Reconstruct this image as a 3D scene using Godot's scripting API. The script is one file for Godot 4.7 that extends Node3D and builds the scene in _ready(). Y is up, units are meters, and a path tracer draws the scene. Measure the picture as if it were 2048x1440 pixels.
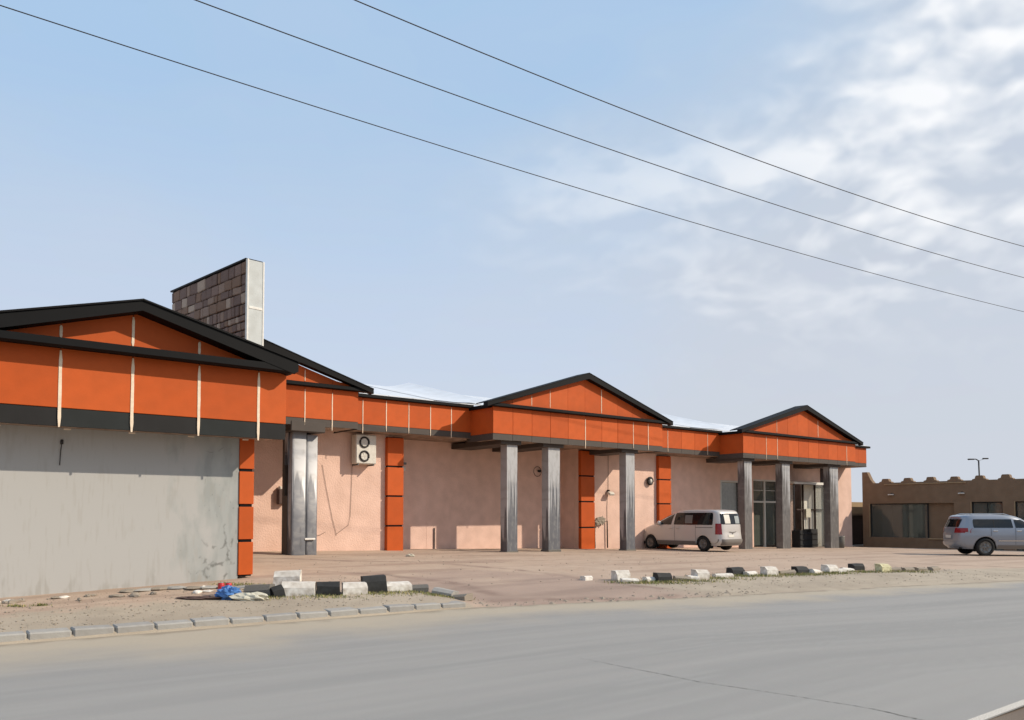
extends Node3D
# A roadside row of orange-fascia shops across a street, seen from the far pavement.
# Facade frame: t runs along the shop front (right and away), y is up, o points out towards the street.
const FA := 0.68334
const FO := Vector3(-5.107, 0, -27.9)
const KT := [-60.0, -13.0, -8.5, -4.3, 0.56, 5.7, 11.1, 20.0, 60.0]
const KO := [9.5, 11.7, 11.97, 12.2, 13.7, 14.8, 16.3, 18.7, 28.0]
const WT := [-60.0, -12.0, -6.5, -3.0, 34.0, 36.5, 60.0]
const WY := [0.15, 0.3, 0.62, 0.58, -0.16, -0.42, -0.5]
var D = Vector3(cos(FA), 0, -sin(FA))
var N = Vector3(sin(FA), 0, cos(FA))
var rng = RandomNumberGenerator.new()
var nz = FastNoiseLite.new()
var M = {}
var cache = {}
var used = {}
var B = Vector3.ZERO

# ---------------------------------------------------------------- small helpers
func interp(v, xs, ys):
	if v <= xs[0]: return ys[0]
	for i in range(1, xs.size()):
		if v <= xs[i]:
			return lerpf(ys[i - 1], ys[i], (v - xs[i - 1]) / (xs[i] - xs[i - 1]))
	return ys[ys.size() - 1]
func edge_o(t): return interp(t, KT, KO)
func G(t, o):
	var e: float = edge_o(t)
	var r: float = clampf((e - o) / (e + 0.9), 0.0, 1.0)
	if r <= 0.0: return 0.0
	var st: float = 0.09 * clampf((-4.0 - t) / 0.8, 0.0, 1.0) * clampf((e - o) / 0.03, 0.0, 1.0)
	return interp(t, WT, WY) * pow(r, 0.65) + st * (1.0 - r)
func FW(t, y, o) -> Vector3: return FO + D * t + N * o + Vector3(0, y, 0)
func to_f(p: Vector3) -> Vector2: return Vector2((p - FO).dot(D), (p - FO).dot(N))
func GX(x, z):
	var q = to_f(Vector3(x, 0, z))
	return G(q.x, q.y)
func numbered(n: String) -> String:
	if not used.has(n):
		used[n] = 0
		return n
	used[n] += 1
	return "%s_%03d" % [n, used[n]]
func tag(o, label, category, group = ""):
	o.set_meta("label", label); o.set_meta("category", category)
	if group != "": o.set_meta("group", group)
func thing(called, label, category, at, turn = 0.0, group = ""):
	var o = Node3D.new()
	o.name = numbered(called); add_child(o)
	o.position = at; o.rotation.y = turn
	tag(o, label, category, group)
	return o
func fthing(called, label, category, t, y, o, group = ""):   # a thing standing in the facade frame; B turns facade coordinates into its own
	B = Vector3(t, y, o)
	return thing(called, label, category, FW(t, y, o), FA, group)
func put(parent, nm, mesh, m, at = Vector3.ZERO):
	var o = MeshInstance3D.new()
	o.mesh = mesh; o.material_override = m
	if parent == self: o.name = numbered(nm)
	else: o.name = nm
	parent.add_child(o, true)
	o.position = at
	return o
func setting(o): o.set_meta("kind", "structure"); return o
func fin(st: SurfaceTool, smooth = false):
	st.generate_normals()
	return st.commit()
func start(smooth = false) -> SurfaceTool:
	var st = SurfaceTool.new()
	st.begin(Mesh.PRIMITIVE_TRIANGLES)
	st.set_smooth_group(0 if smooth else -1)
	return st
func quad(st, a, b, c, d, ua = Vector2(0, 0), ub = Vector2(1, 0), uc = Vector2(1, 1), ud = Vector2(0, 1)):
	for k in [[a, ua], [b, ub], [c, uc], [a, ua], [c, uc], [d, ud]]:
		st.set_uv(k[1]); st.add_vertex(k[0])
func tri(st, a, b, c):
	for k in [a, b, c]:
		st.set_uv(Vector2(k.x, k.y)); st.add_vertex(k)
func box_mesh(s: Vector3, b: float):
	var key = "%.3f_%.3f_%.3f_%.3f" % [s.x, s.y, s.z, b]
	if cache.has(key): return cache[key]
	var h = s * 0.5
	if b <= 0.0:
		var m = BoxMesh.new(); m.size = s
		cache[key] = m
		return m
	b = minf(b, minf(h.x, minf(h.y, h.z)) * 0.9)
	var st = start()
	for ax in 3:
		for sg in [-1.0, 1.0]:
			var u = (ax + 1) % 3
			var v = (ax + 2) % 3
			var c = []
			for k in [[-1, -1], [1, -1], [1, 1], [-1, 1]]:
				var p = Vector3.ZERO
				p[ax] = sg * h[ax]; p[u] = k[0] * (h[u] - b); p[v] = k[1] * (h[v] - b)
				c.append(p)
			if sg > 0: quad(st, c[3], c[2], c[1], c[0])
			else: quad(st, c[0], c[1], c[2], c[3])
	for ax in 3:
		var u = (ax + 1) % 3
		var v = (ax + 2) % 3
		for su in [-1.0, 1.0]:
			for sv in [-1.0, 1.0]:
				var a = Vector3.ZERO
				a[ax] = -(h[ax] - b); a[u] = su * h[u]; a[v] = sv * (h[v] - b)
				var a2 = a; a2[ax] = -a[ax]
				var e = a; e[u] = su * (h[u] - b); e[v] = sv * h[v]
				var e2 = e; e2[ax] = -e[ax]
				if su * sv > 0: quad(st, a, a2, e2, e)
				else: quad(st, e, e2, a2, a)
	for sx in [-1.0, 1.0]:
		for sy in [-1.0, 1.0]:
			for sz in [-1.0, 1.0]:
				var p = Vector3(sx * h.x, sy * (h.y - b), sz * (h.z - b))
				var q = Vector3(sx * (h.x - b), sy * h.y, sz * (h.z - b))
				var r = Vector3(sx * (h.x - b), sy * (h.y - b), sz * h.z)
				if sx * sy * sz > 0: tri(st, p, r, q)
				else: tri(st, p, q, r)
	cache[key] = fin(st)
	return cache[key]
func bx(parent, nm, m, c: Vector3, s: Vector3, b = 0.0):
	return put(parent, nm, box_mesh(s, b), m, c - B)
func bt(parent, nm, m, t0, t1, y0, y1, o0, o1, b = 0.0):   # box by its limits in the facade frame
	return bx(parent, nm, m, Vector3((t0 + t1) / 2.0, (y0 + y1) / 2.0, (o0 + o1) / 2.0), Vector3(absf(t1 - t0), absf(y1 - y0), absf(o1 - o0)), b)
func ext_mesh(poly: PackedVector2Array, z0: float, z1: float, bev := 0.0):
	var lo = poly[0]
	var hi = poly[0]
	for p in poly:
		lo = lo.min(p); hi = hi.max(p)
	var sz = (hi - lo).max(Vector2(0.001, 0.001))
	var f = func(p): return Vector2((p.x - lo.x) / sz.x, (hi.y - p.y) / sz.y)
	var st = start()
	var idx = Geometry2D.triangulate_polygon(poly)
	for z in [z0, z1]:
		for i in idx:
			st.set_uv(f.call(poly[i])); st.add_vertex(Vector3(poly[i].x, poly[i].y, z))
	for i in poly.size():
		var p = poly[i]
		var q = poly[(i + 1) % poly.size()]
		var up: Vector2 = f.call(p)
		var uq: Vector2 = f.call(q)
		quad(st, Vector3(p.x, p.y, z0), Vector3(q.x, q.y, z0), Vector3(q.x, q.y, z1), Vector3(p.x, p.y, z1), up, uq, uq + Vector2(0.13, 0), up + Vector2(0.13, 0))
	return fin(st)
func ext(parent, nm, m, pts, z0, z1):   # a polygon in (t, y) drawn out from o = z0 to o = z1
	var q = PackedVector2Array()
	for p in pts: q.append(Vector2(p[0] - B.x, p[1] - B.y))
	return put(parent, nm, ext_mesh(q, z0 - B.z, z1 - B.z), m)
func ext_side(parent, nm, m, pts, t0, t1):   # a polygon in (o, y) drawn out along t
	var q = PackedVector2Array()
	for p in pts: q.append(Vector2(-(p[0] - B.z), p[1] - B.y))
	var o = put(parent, nm, ext_mesh(q, t0 - B.x, t1 - B.x), m)
	o.rotation.y = PI / 2
	return o
func tube_mesh(pts, r, sides = 6):
	var st = start(true)
	var rings = []
	for i in pts.size():
		var dir: Vector3 = (pts[mini(i + 1, pts.size() - 1)] - pts[maxi(i - 1, 0)]).normalized()
		var a = dir.cross(Vector3.UP if absf(dir.y) < 0.9 else Vector3.RIGHT).normalized()
		var b = dir.cross(a)
		var ring = []
		for k in sides: ring.append(pts[i] + (a * cos(TAU * k / sides) + b * sin(TAU * k / sides)) * r)
		rings.append(ring)
	for i in range(1, pts.size()):
		for k in sides:
			var k2 = (k + 1) % sides
			quad(st, rings[i - 1][k], rings[i - 1][k2], rings[i][k2], rings[i][k])
	for e in [0, pts.size() - 1]:
		for k in range(1, sides - 1): tri(st, rings[e][0], rings[e][k], rings[e][k + 1])
	return fin(st)
func lathe_mesh(prof, seg = 24):   # profile of (radius, height); the axis is y
	var st = start(true)
	for i in range(1, prof.size()):
		for k in seg:
			var a = TAU * k / seg
			var b = TAU * (k + 1) / seg
			var p = prof[i - 1]; var q = prof[i]
			quad(st, Vector3(p[0] * cos(a), p[1], p[0] * sin(a)), Vector3(p[0] * cos(b), p[1], p[0] * sin(b)), Vector3(q[0] * cos(b), q[1], q[0] * sin(b)), Vector3(q[0] * cos(a), q[1], q[0] * sin(a)))
	return fin(st)
func blob_mesh(r: Vector3, rough: float, sd: int, fr := 1.6, seg := 14, rings := 9, flat := false):
	nz.seed = sd; nz.frequency = fr
	var st = start(not flat)
	var pt = func(i, k):
		var a = TAU * (k % seg) / seg
		var e = PI * (float(i) / rings - 0.5)
		var dv = Vector3(cos(a) * cos(e), sin(e), sin(a) * cos(e))
		return dv * r * (1.0 + rough * nz.get_noise_3dv(dv * 1.0))
	for i in rings:
		for k in seg:
			quad(st, pt.call(i, k), pt.call(i, k + 1), pt.call(i + 1, k + 1), pt.call(i + 1, k))
	return fin(st)

# ---------------------------------------------------------------- textures and materials
func noise_img(sd, freq, size, oct = 4) -> Image:
	var f = FastNoiseLite.new()
	f.seed = sd; f.frequency = freq; f.fractal_octaves = oct
	return f.get_seamless_image(size, size)
func tone_tex(sd, freq, lo, hi, size = 512, oct = 5, warm = 0.0):   # soft mottling between two tones
	var im = noise_img(sd, freq, size, oct)
	var im2 = noise_img(sd + 31, 0.25, size, 2)
	var out = PackedByteArray()
	out.resize(size * size * 3)
	var a = im.get_data(); var b = im2.get_data()
	im.convert(Image.FORMAT_L8); im2.convert(Image.FORMAT_L8)
	a = im.get_data(); b = im2.get_data()
	for i in size * size:
		var v: float = lerpf(lo, hi, clampf(a[i] / 255.0 * 1.3 - 0.15, 0, 1)) + (b[i] / 255.0 - 0.5) * 0.05
		out[3 * i] = clampi(int(255 * v), 0, 255)
		out[3 * i + 1] = clampi(int(255 * (v - warm * (1.0 - v))), 0, 255)
		out[3 * i + 2] = clampi(int(255 * (v - 2.0 * warm * (1.0 - v))), 0, 255)
	var r = Image.create_from_data(size, size, false, Image.FORMAT_RGB8, out)
	return ImageTexture.create_from_image(r)
func bump_tex(sd, freq, strength, size = 512):
	var im = noise_img(sd, freq, size, 5)
	im.convert(Image.FORMAT_RGBA8)
	im.bump_map_to_normal_map(strength)
	return ImageTexture.create_from_image(im)
func mat(key, c: Color, rough, tex = null, sc = 1.0, nrm = null, ns = 1.0, metal = 0.0):
	var m = StandardMaterial3D.new()
	m.albedo_color = c; m.roughness = rough; m.metallic = metal
	if tex != null:
		m.albedo_texture = tex
	if nrm != null:
		m.normal_enabled = true; m.normal_texture = nrm; m.normal_scale = ns
	if tex != null or nrm != null:
		m.uv1_triplanar = true; m.uv1_scale = Vector3.ONE * sc
	m.cull_mode = BaseMaterial3D.CULL_DISABLED
	M[key] = m
	return m
func C(r, g, b) -> Color: return Color(r / 255.0, g / 255.0, b / 255.0)
func lin(r, g, b) -> Color: return C(r, g, b).srgb_to_linear()

func plain_uv(key, img: Image, rough):
	var m = StandardMaterial3D.new()
	m.albedo_texture = ImageTexture.create_from_image(img)
	m.roughness = rough
	m.cull_mode = BaseMaterial3D.CULL_DISABLED
	M[key] = m
	return m

func make_materials():
	var mott = tone_tex(3, 0.008, 0.93, 1.0, 512, 5, 0.1)
	var stain = tone_tex(9, 0.008, 0.74, 1.0, 512, 6, 0.12)
	var grit = tone_tex(17, 0.06, 0.72, 1.0, 512, 5, 0.1)
	var faded = tone_tex(23, 0.008, 0.955, 1.0, 512, 5, -0.25)
	var speck = tone_tex(19, 0.14, 0.74, 1.0, 512, 4, 0.05)
	var fine = bump_tex(5, 0.12, 2.0)
	var coarse = bump_tex(7, 0.05, 4.0)
	var wavy = bump_tex(8, 0.006, 3.0)
	mat("pink", C(226, 191, 172), 0.9, mott, 0.22, fine, 0.5)
	mat("pink2", C(226, 191, 173), 0.9, mott, 0.31, fine, 0.5)
	mat("orange0", C(190, 86, 34), 0.55, faded, 0.45, wavy, 0.3)
	mat("orange1", C(185, 83, 33), 0.58, faded, 0.45, wavy, 0.3)
	mat("orange2", C(195, 90, 38), 0.55, faded, 0.45, wavy, 0.3)
	mat("band0", C(42, 45, 44), 0.6, mott, 0.4, wavy, 0.1)
	mat("band1", C(40, 39, 38), 0.6, mott, 0.4, wavy, 0.1)
	mat("black", C(9, 9, 10), 0.65, mott, 0.5, wavy, 0.15)
	for k in ["orange0", "orange1", "orange2", "band0", "band1", "black"]: M[k].metallic_specular = 0.3
	mat("band2", C(72, 64, 57), 0.7, mott, 0.4)
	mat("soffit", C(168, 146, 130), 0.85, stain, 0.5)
	mat("seam", C(236, 216, 190), 0.8, mott, 2.0)
	mat("sheet", C(222, 226, 230), 0.5, mott, 0.3, wavy, 0.2, 0.15)
	mat("brown", C(128, 106, 84), 0.92, mott, 0.3, fine, 0.5)
	mat("brown2", C(124, 103, 81), 0.92, mott, 0.3, fine, 0.5)
	mat("tan", C(164, 140, 108), 0.9, mott, 0.4)
	mat("wood", C(62, 40, 30), 0.7, stain, 1.0)
	mat("dark", C(24, 24, 25), 0.8)
	mat("room", C(96, 84, 74), 0.95)
	mat("white", C(226, 224, 216), 0.7, mott, 1.5)
	mat("frame", C(196, 194, 186), 0.55)
	mat("plastic", C(214, 210, 198), 0.6, mott, 1.5)
	mat("rubber", C(28, 28, 28), 0.85, grit, 3.0)
	mat("steel", C(130, 132, 132), 0.4, stain, 2.0, null, 1.0, 0.6)
	mat("cable", C(40, 36, 34), 0.7)
	mat("kerb", C(164, 161, 154), 0.92, mott, 1.2, coarse, 0.35)
	mat("kerb2", C(156, 153, 147), 0.92, mott, 1.4, coarse, 0.35)
	mat("white_block", C(238, 235, 226), 0.85, stain, 0.9, coarse, 0.35)
	mat("black_block", C(48, 50, 50), 0.8, stain, 1.3, coarse, 0.35)
	mat("cream_block", C(230, 226, 184), 0.85, stain, 1.1, coarse, 0.35)
	mat("grey_block", C(120, 118, 112), 0.9, grit, 1.3, coarse, 0.8)
	mat("rubble", C(170, 160, 145), 0.95, grit, 2.0, coarse, 0.8)
	mat("pylon_white", C(194, 199, 197), 0.8, mott, 0.5, fine, 0.5)
	for i in 5:
		mat("stone%d" % i, [C(150, 124, 112), C(132, 108, 98), C(166, 140, 124), C(148, 118, 98), C(196, 174, 156)][i], 0.9, grit, 1.2 + 0.2 * i, coarse, 1.0)
	mat("mortar", C(104, 88, 82), 0.95, grit, 1.0)
	mat("blue_bag", C(70, 114, 170), 0.5)
	mat("red_can", C(186, 40, 44), 0.4)
	mat("card", C(104, 84, 78), 0.9, grit, 2.0)
	mat("paper", C(226, 224, 206), 0.9, grit, 2.0)
	mat("grass", Color.WHITE, 0.9)
	M.grass.vertex_color_use_as_albedo = true
	# car paint and glass
	var p = mat("van_paint", C(190, 185, 179), 0.38, null, 1.0, null, 1.0, 0.15)
	p.clearcoat_enabled = true; p.clearcoat = 0.6; p.clearcoat_roughness = 0.1
	var p2 = mat("suv_paint", C(134, 140, 150), 0.34, null, 1.0, null, 1.0, 0.45)
	p2.clearcoat_enabled = true; p2.clearcoat = 0.8; p2.clearcoat_roughness = 0.06
	mat("cladding", C(112, 106, 100), 0.7)
	mat("tint", C(22, 24, 26), 0.06)
	var g = mat("pane", C(188, 198, 196), 0.04)
	g.transparency = BaseMaterial3D.TRANSPARENCY_ALPHA; g.albedo_color.a = 0.38
	var g2 = mat("shop_glass", C(92, 97, 90), 0.05)
	g2.transparency = BaseMaterial3D.TRANSPARENCY_ALPHA; g2.albedo_color.a = 0.55
	mat("frosted", C(158, 164, 162), 0.25, mott, 0.8)
	mat("tail", C(132, 16, 26), 0.15)
	mat("chrome", C(200, 200, 200), 0.15, null, 1.0, null, 1.0, 0.9)
	mat("paint_line", C(226, 222, 212), 0.85, grit, 2.0)
	mat("crack", C(58, 56, 54), 0.95)
	# vertex coloured ground
	for k in [["asphalt", 0.9, 2.6], ["dirt", 0.95, 1.0]]:
		var m = mat(k[0], Color.WHITE, k[1], speck, k[2], coarse, 0.32 if k[0] == "asphalt" else 0.4)
		m.vertex_color_use_as_albedo = true
		m.uv1_world_triplanar = true
	# plaster of the end shop: smooth paint, raw weathered patch with hairline cracks at its right end
	var w = 768
	var h = 384
	var im = Image.create(w, h, false, Image.FORMAT_RGB8)
	var a = FastNoiseLite.new(); a.seed = 21; a.frequency = 0.012; a.fractal_octaves = 5
	var b = FastNoiseLite.new(); b.seed = 22; b.frequency = 0.022; b.fractal_octaves = 4; b.fractal_type = FastNoiseLite.FRACTAL_RIDGED
	for y in h:
		for x in w:
			var u = float(x) / w
			var v = float(y) / h
			var n = a.get_noise_2d(x, y * 0.6)
			var n2 = a.get_noise_2d(x * 6.0 + 900, y * 1.0)
			var k = clampf((u + 0.22 * n - 0.76) / 0.16, 0, 1)
			var c = C(171, 170, 166).lerp(C(158, 161, 158), k)
			c = c.lerp(C(158, 154, 146), clampf(n2 * 0.9 + n * 0.6 - 0.2, 0, 0.3))
			c = c.lerp(C(138, 142, 138), k * clampf(a.get_noise_2d(x * 2.0 + 300, y * 0.8) * 1.3 + 0.1, 0, 0.4))
			var low = clampf((v + n * 0.14 - 0.86) / 0.03, 0, 1)
			c = c.lerp(C(152, 150, 143), low * 0.5 * clampf(0.6 + n2 * 1.6, 0, 1))
			var cr = b.get_noise_2d(x * 0.55, y * 0.55)
			var spot = clampf(1.0 - Vector2((u - 0.94) * 9.0, (v - 0.78) * 4.0).length(), 0, 1)
			c = c.lerp(C(70, 70, 66), clampf((cr - 0.55) * 4.0, 0, 1) * clampf(spot * 2.0, 0, 1) * 0.4)
			c = c.lerp(C(62, 62, 58), clampf((cr - 0.78) * 6.0, 0, 1) * k * 0.25)
			im.set_pixel(x, y, c)
	plain_uv("plaster", im, 0.93)
	# worn paint of the piers: pale paint that has run and flaked off to dark metal below
	for vv in 2:
		var ci = Image.create(128, 512, false, Image.FORMAT_RGB8)
		a.seed = 40 + vv
		for y in 512:
			for x in 128:
				var v = y / 512.0
				var run = a.get_noise_2d(x * 3.2, y * 0.10)
				var fl = a.get_noise_2d(x * 2.0, y * 2.0 + 500)
				var k = clampf((v - (0.42 if vv == 0 else 0.22) + run * 0.75) / 0.10, 0, 1)
				var c = C(168, 168, 168).lerp(C(98, 99, 103) if vv == 0 else C(104, 101, 99), k)
				c = c.lerp(C(140, 138, 134), clampf(fl * 0.9, 0, 0.5))
				c = c.lerp(C(60, 60, 62), clampf((a.get_noise_2d(x * 5.0, y * 0.5 + 90) - 0.22) * 3.0, 0, 0.3) * k)
				ci.set_pixel(x, y, c)
		plain_uv("pier%d" % vv, ci, 0.5)
		M["pier%d" % vv].metallic = 0.2

# ---------------------------------------------------------------- sky
func sky_colour(dv: Vector3, f1: FastNoiseLite, f2: FastNoiseLite) -> Color:
	var el = rad_to_deg(asin(clampf(dv.y, -1, 1)))
	var az = rad_to_deg(atan2(dv.x, -dv.z))
	var c = C(205, 210, 217).lerp(C(187, 201, 221), smoothstep(0.0, 13.0, el))
	c = c.lerp(C(161, 189, 219), smoothstep(10.0, 29.0, el)).lerp(C(128, 166, 212), smoothstep(30.0, 80.0, el))
	var q = Vector3(dv.x, dv.y * 2.0, dv.z)
	var n1 = f1.get_noise_3dv(q * 1.6)
	var n2 = f2.get_noise_3dv(q * 2.4 + Vector3(7, 3, 1))
	# a large soft bank towards the sun's side, thinner ones further round
	var bank = smoothstep(-8.0, 20.0, az - (el - 14.0) * 0.75 + n1 * 13.0)
	bank *= 1.0 - smoothstep(70.0, 110.0, absf(az - 20.0))
	var rest = smoothstep(0.05, 0.4, n1 + 0.12) * smoothstep(60.0, 110.0, absf(az - 15.0)) * 0.8
	var cov = clampf(bank + rest, 0, 1)
	# thin high veil
	c = c.lerp(C(191, 199, 213), clampf(0.22 + n2 * 0.6 + n1 * 0.3, 0, 1) * 0.45 * (1.0 - smoothstep(24.0, 50.0, el)))
	# body of the bank: even grey-lavender haze
	c = c.lerp(C(193, 199, 209), cov * 0.8)
	# heaped tops inside it, lit from above on the sun's side
	var w = Vector3(n2, n1, -n2) * 0.10
	var up = q + w + Vector3(0.012, 0.030, 0)
	var d0 = f1.get_noise_3dv((q + w) * 2.7) + 0.45 * f2.get_noise_3dv((q + w) * 6.5) + 0.2 * f1.get_noise_3dv((q + w) * 18.0)
	var d1 = f1.get_noise_3dv(up * 2.7) + 0.45 * f2.get_noise_3dv(up * 6.5) + 0.2 * f1.get_noise_3dv(up * 18.0)
	var body = smoothstep(-0.55, 0.55, d0 + cov * 0.9 - 0.40) * cov
	var lit = clampf(0.38 + 0.16 * smoothstep(17.0, 26.0, el) + (d0 - d1) * 1.9 + 0.25 * d0, 0, 1) * smoothstep(7.0, 25.0, el + n2 * 7.0)
	return c.lerp(C(240, 241, 243), body * lit * 0.95)
func make_sky() -> Image:
	var W = 3072
	var H = 1536
	var f1 = FastNoiseLite.new(); f1.seed = 12; f1.frequency = 1.0; f1.fractal_octaves = 5
	var f2 = FastNoiseLite.new(); f2.seed = 77; f2.frequency = 1.0; f2.fractal_octaves = 4
	var im = Image.create(W, H, false, Image.FORMAT_RGB8)
	im.fill(C(150, 140, 128))
	var fine = Rect2i(int(W * 0.38), int(H * 0.29), int(W * 0.24), int(H * 0.22))
	var y = 0
	while y < H / 2 + 8:
		var x = 0
		while x < W:
			if fine.has_point(Vector2i(x, y)):
				x += 6
				continue
			var ph = PI * (y + 3.0) / H
			var th = TAU * ((x + 3.0) / W - 0.5)
			im.fill_rect(Rect2i(x, y, 6, 6), sky_colour(Vector3(sin(th) * sin(ph), cos(ph), -cos(th) * sin(ph)), f1, f2))
			x += 6
		y += 6
	for yy in range(fine.position.y - fine.position.y % 6, fine.end.y + 6):
		for xx in range(fine.position.x - fine.position.x % 6, fine.end.x + 6):
			var ph = PI * (yy + 0.5) / H
			var th = TAU * ((xx + 0.5) / W - 0.5)
			im.set_pixel(xx, yy, sky_colour(Vector3(sin(th) * sin(ph), cos(ph), -cos(th) * sin(ph)), f1, f2))
	# the panorama starts at the forward direction: turn the drawing by half its width
	var out = Image.create(W, H, false, Image.FORMAT_RGB8)
	out.blit_rect(im, Rect2i(W / 2, 0, W / 2, H), Vector2i(0, 0))
	out.blit_rect(im, Rect2i(0, 0, W / 2, H), Vector2i(W / 2, 0))
	return out

# ---------------------------------------------------------------- ground
func sheet(nm, ts: Array, rows: int, o_in: Callable, o_out: Callable, hgt: Callable, col: Callable, m):
	var st = start(true)
	var idx = 0
	for t in ts:
		for r in rows + 1:
			var v = float(r) / rows
			var o: float = lerpf(o_in.call(t), o_out.call(t), v)
			var p: Vector3 = FW(t, 0, o)
			p.y = hgt.call(t, o)
			st.set_color(col.call(t, o)); st.set_uv(Vector2(t, o)); st.add_vertex(p)
	for i in ts.size() - 1:
		for r in rows:
			var a = i * (rows + 1) + r
			var b = a + rows + 1
			for k in [a, a + 1, b, b, a + 1, b + 1]: st.add_index(k)
	st.generate_normals()
	return setting(put(self, nm, st.commit(), m))
func steps(a, b, s):
	var r = []
	var n = int(ceil((b - a) / s))
	for i in n + 1: r.append(a + (b - a) * i / n)
	return r
func ground():
	var g = put(self, "ground", PlaneMesh.new(), null, Vector3(0, -0.62, 0))
	g.mesh.size = Vector2(1600, 1600)
	g.material_override = mat("plain", C(176, 158, 136), 0.95, tone_tex(60, 0.01, 0.8, 1.0), 0.03)
	setting(g)
	var n1 = FastNoiseLite.new(); n1.seed = 3; n1.frequency = 0.35; n1.fractal_octaves = 5
	var n2 = FastNoiseLite.new(); n2.seed = 8; n2.frequency = 1.6; n2.fractal_octaves = 4
	var n3 = FastNoiseLite.new(); n3.seed = 5; n3.frequency = 0.22; n3.fractal_type = FastNoiseLite.FRACTAL_RIDGED; n3.fractal_octaves = 3
	var isl = func(t): return interp(t, [-60.0, -9.0, -6.7, -4.3, -3.9, -0.3, 0.3, 1.5, 6.0, 12.0, 20.0, 60.0], [8.0, 9.8, 10.2, 10.4, 30.0, 30.0, 10.4, 11.3, 11.8, 13.4, 16.0, 25.0])
	var marks = [[Vector2(-4.56, 6.3), Vector2(-3.43, 7.21), Vector2(-2.91, 9.44), Vector2(-3.1, 11.5)], [Vector2(-4.17, 1.64), Vector2(-2.31, 3.59), Vector2(1.64, 5.51)], [Vector2(-0.15, 5.47), Vector2(0.49, 7.82), Vector2(0.5, 10.12)],
		[Vector2(0.39, 10.32), Vector2(0.46, 11.5), Vector2(0.73, 12.62)], [Vector2(-3.62, 12.0), Vector2(-2.46, 12.5), Vector2(-1.27, 12.95), Vector2(0.2, 13.3)], [Vector2(15.3, 9.05), Vector2(14.75, 12.01), Vector2(15.96, 14.6)]]
	var lot_col = func(t, o):
		var a: float = n1.get_noise_2d(t, o)
		var b: float = n2.get_noise_2d(t, o)
		var st: float = n1.get_noise_2d(t * 0.25 + 40, o * 2.2)
		var c = lin(213, 189, 167).lerp(lin(204, 179, 157), clampf(0.5 + a * 1.2, 0, 1))
		c = c.lerp(lin(218, 196, 172), clampf(b * 0.9 + 0.1, 0, 0.6))
		c = c.lerp(lin(172, 146, 128), clampf((st - 0.1) * 2.0, 0, 0.5))
		var e: float = edge_o(t)
		var din: float = smoothstep(-0.25, 0.25, o - isl.call(t) + b * 0.5)
		var sand = lin(204, 190, 168).lerp(lin(184, 170, 150), clampf(0.4 + a + b * 0.6, 0, 1))
		c = c.lerp(sand, din)
		# the ramp between the two kerbed strips: darker, oil-stained concrete
		var ramp: float = smoothstep(-4.6, -3.6, t) * (1.0 - smoothstep(0.0, 1.5, t)) * smoothstep(6.5, 10.0, o + a * 3.0)
		c = c.lerp(lin(190, 166, 150).lerp(lin(170, 148, 134), clampf(st * 2.0 + 0.3, 0, 1)), ramp * 0.85)
		for L in marks:   # old tyre marks and filled cracks across the concrete
			for i in L.size() - 1:
				var q = Geometry2D.get_closest_point_to_segment(Vector2(t, o), L[i], L[i + 1])
				var dd: float = q.distance_to(Vector2(t + b * 0.25, o + a * 0.3))
				if dd < 0.4: c = c.lerp(lin(150, 126, 112), (1.0 - smoothstep(0.02, 0.30, dd)) * clampf(0.55 + b, 0.1, 0.8))
		return c * 0.92
	var lot_h = func(t, o):
		return G(t, o) + 0.012 * n2.get_noise_2d(t, o) * clampf(edge_o(t) - o - 0.4, 0, 1) - clampf(o - edge_o(t), 0, 1) * 0.06
	sheet("lot", steps(-14.0, 22.0, 0.14), 150, func(_t): return -3.0, func(t): return edge_o(t) + 0.7, lot_h, lot_col, M.dirt)
	sheet("lot", steps(22.0, 60.0, 0.5), 50, func(_t): return -6.0, func(t): return edge_o(t) + 0.7, lot_h, lot_col, M.dirt)
	sheet("lot", steps(-60.0, -14.0, 1.0), 30, func(_t): return -3.0, func(t): return edge_o(t) + 0.7, lot_h, lot_col, M.dirt)
	var road_col = func(t, o):
		var e: float = edge_o(t)
		var u: float = o - e
		var s: float = n1.get_noise_2d(t * 0.09, u * 2.4 + 20)
		var s2: float = n2.get_noise_2d(t * 0.12, u * 2.8)
		var a: float = n1.get_noise_2d(t + 9, o)
		var b: float = n2.get_noise_2d(t, o)
		var c = lin(182, 180, 175).lerp(lin(172, 171, 167), clampf(0.5 + s * 1.6, 0, 1))
		c = c.lerp(lin(186, 185, 180), clampf(s2 * 1.1, 0, 0.5))
		var w: float = interp(t, [-13.0, -5.0, 1.0, 12.0], [2.3, 1.9, 1.5, 0.9])
		var dust: float = 1.0 - smoothstep(w * 0.3, w * 1.5, u + a * 0.9 + b * 0.25)
		c = c.lerp(lin(212, 199, 176), dust * 0.9)
		c = c.lerp(lin(152, 138, 118), (1.0 - smoothstep(0.05, 0.35, u + b * 0.25)) * 0.6)
		return c * 0.86
	var jag = func(t): return edge_o(t) + (0.0 if t < -4.2 else 0.25 * n2.get_noise_2d(t, 3.0) + 0.3 * n1.get_noise_2d(t, 9.0))
	var road_h = func(_t, _o): return 0.004
	sheet("road", steps(-14.0, 14.0, 0.13), 110, jag, func(_t): return 21.9, road_h, road_col, M.asphalt)
	sheet("road", steps(14.0, 60.0, 0.6), 30, jag, func(t): return maxf(21.9, edge_o(t) + 5.0), road_h, road_col, M.asphalt)
	sheet("road", steps(-60.0, -14.0, 1.0), 30, jag, func(_t): return 21.9, road_h, road_col, M.asphalt)
	var near = func(t, o): return lin(112, 96, 84).lerp(lin(134, 120, 104), clampf(0.5 + n1.get_noise_2d(t, o), 0, 1))
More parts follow.
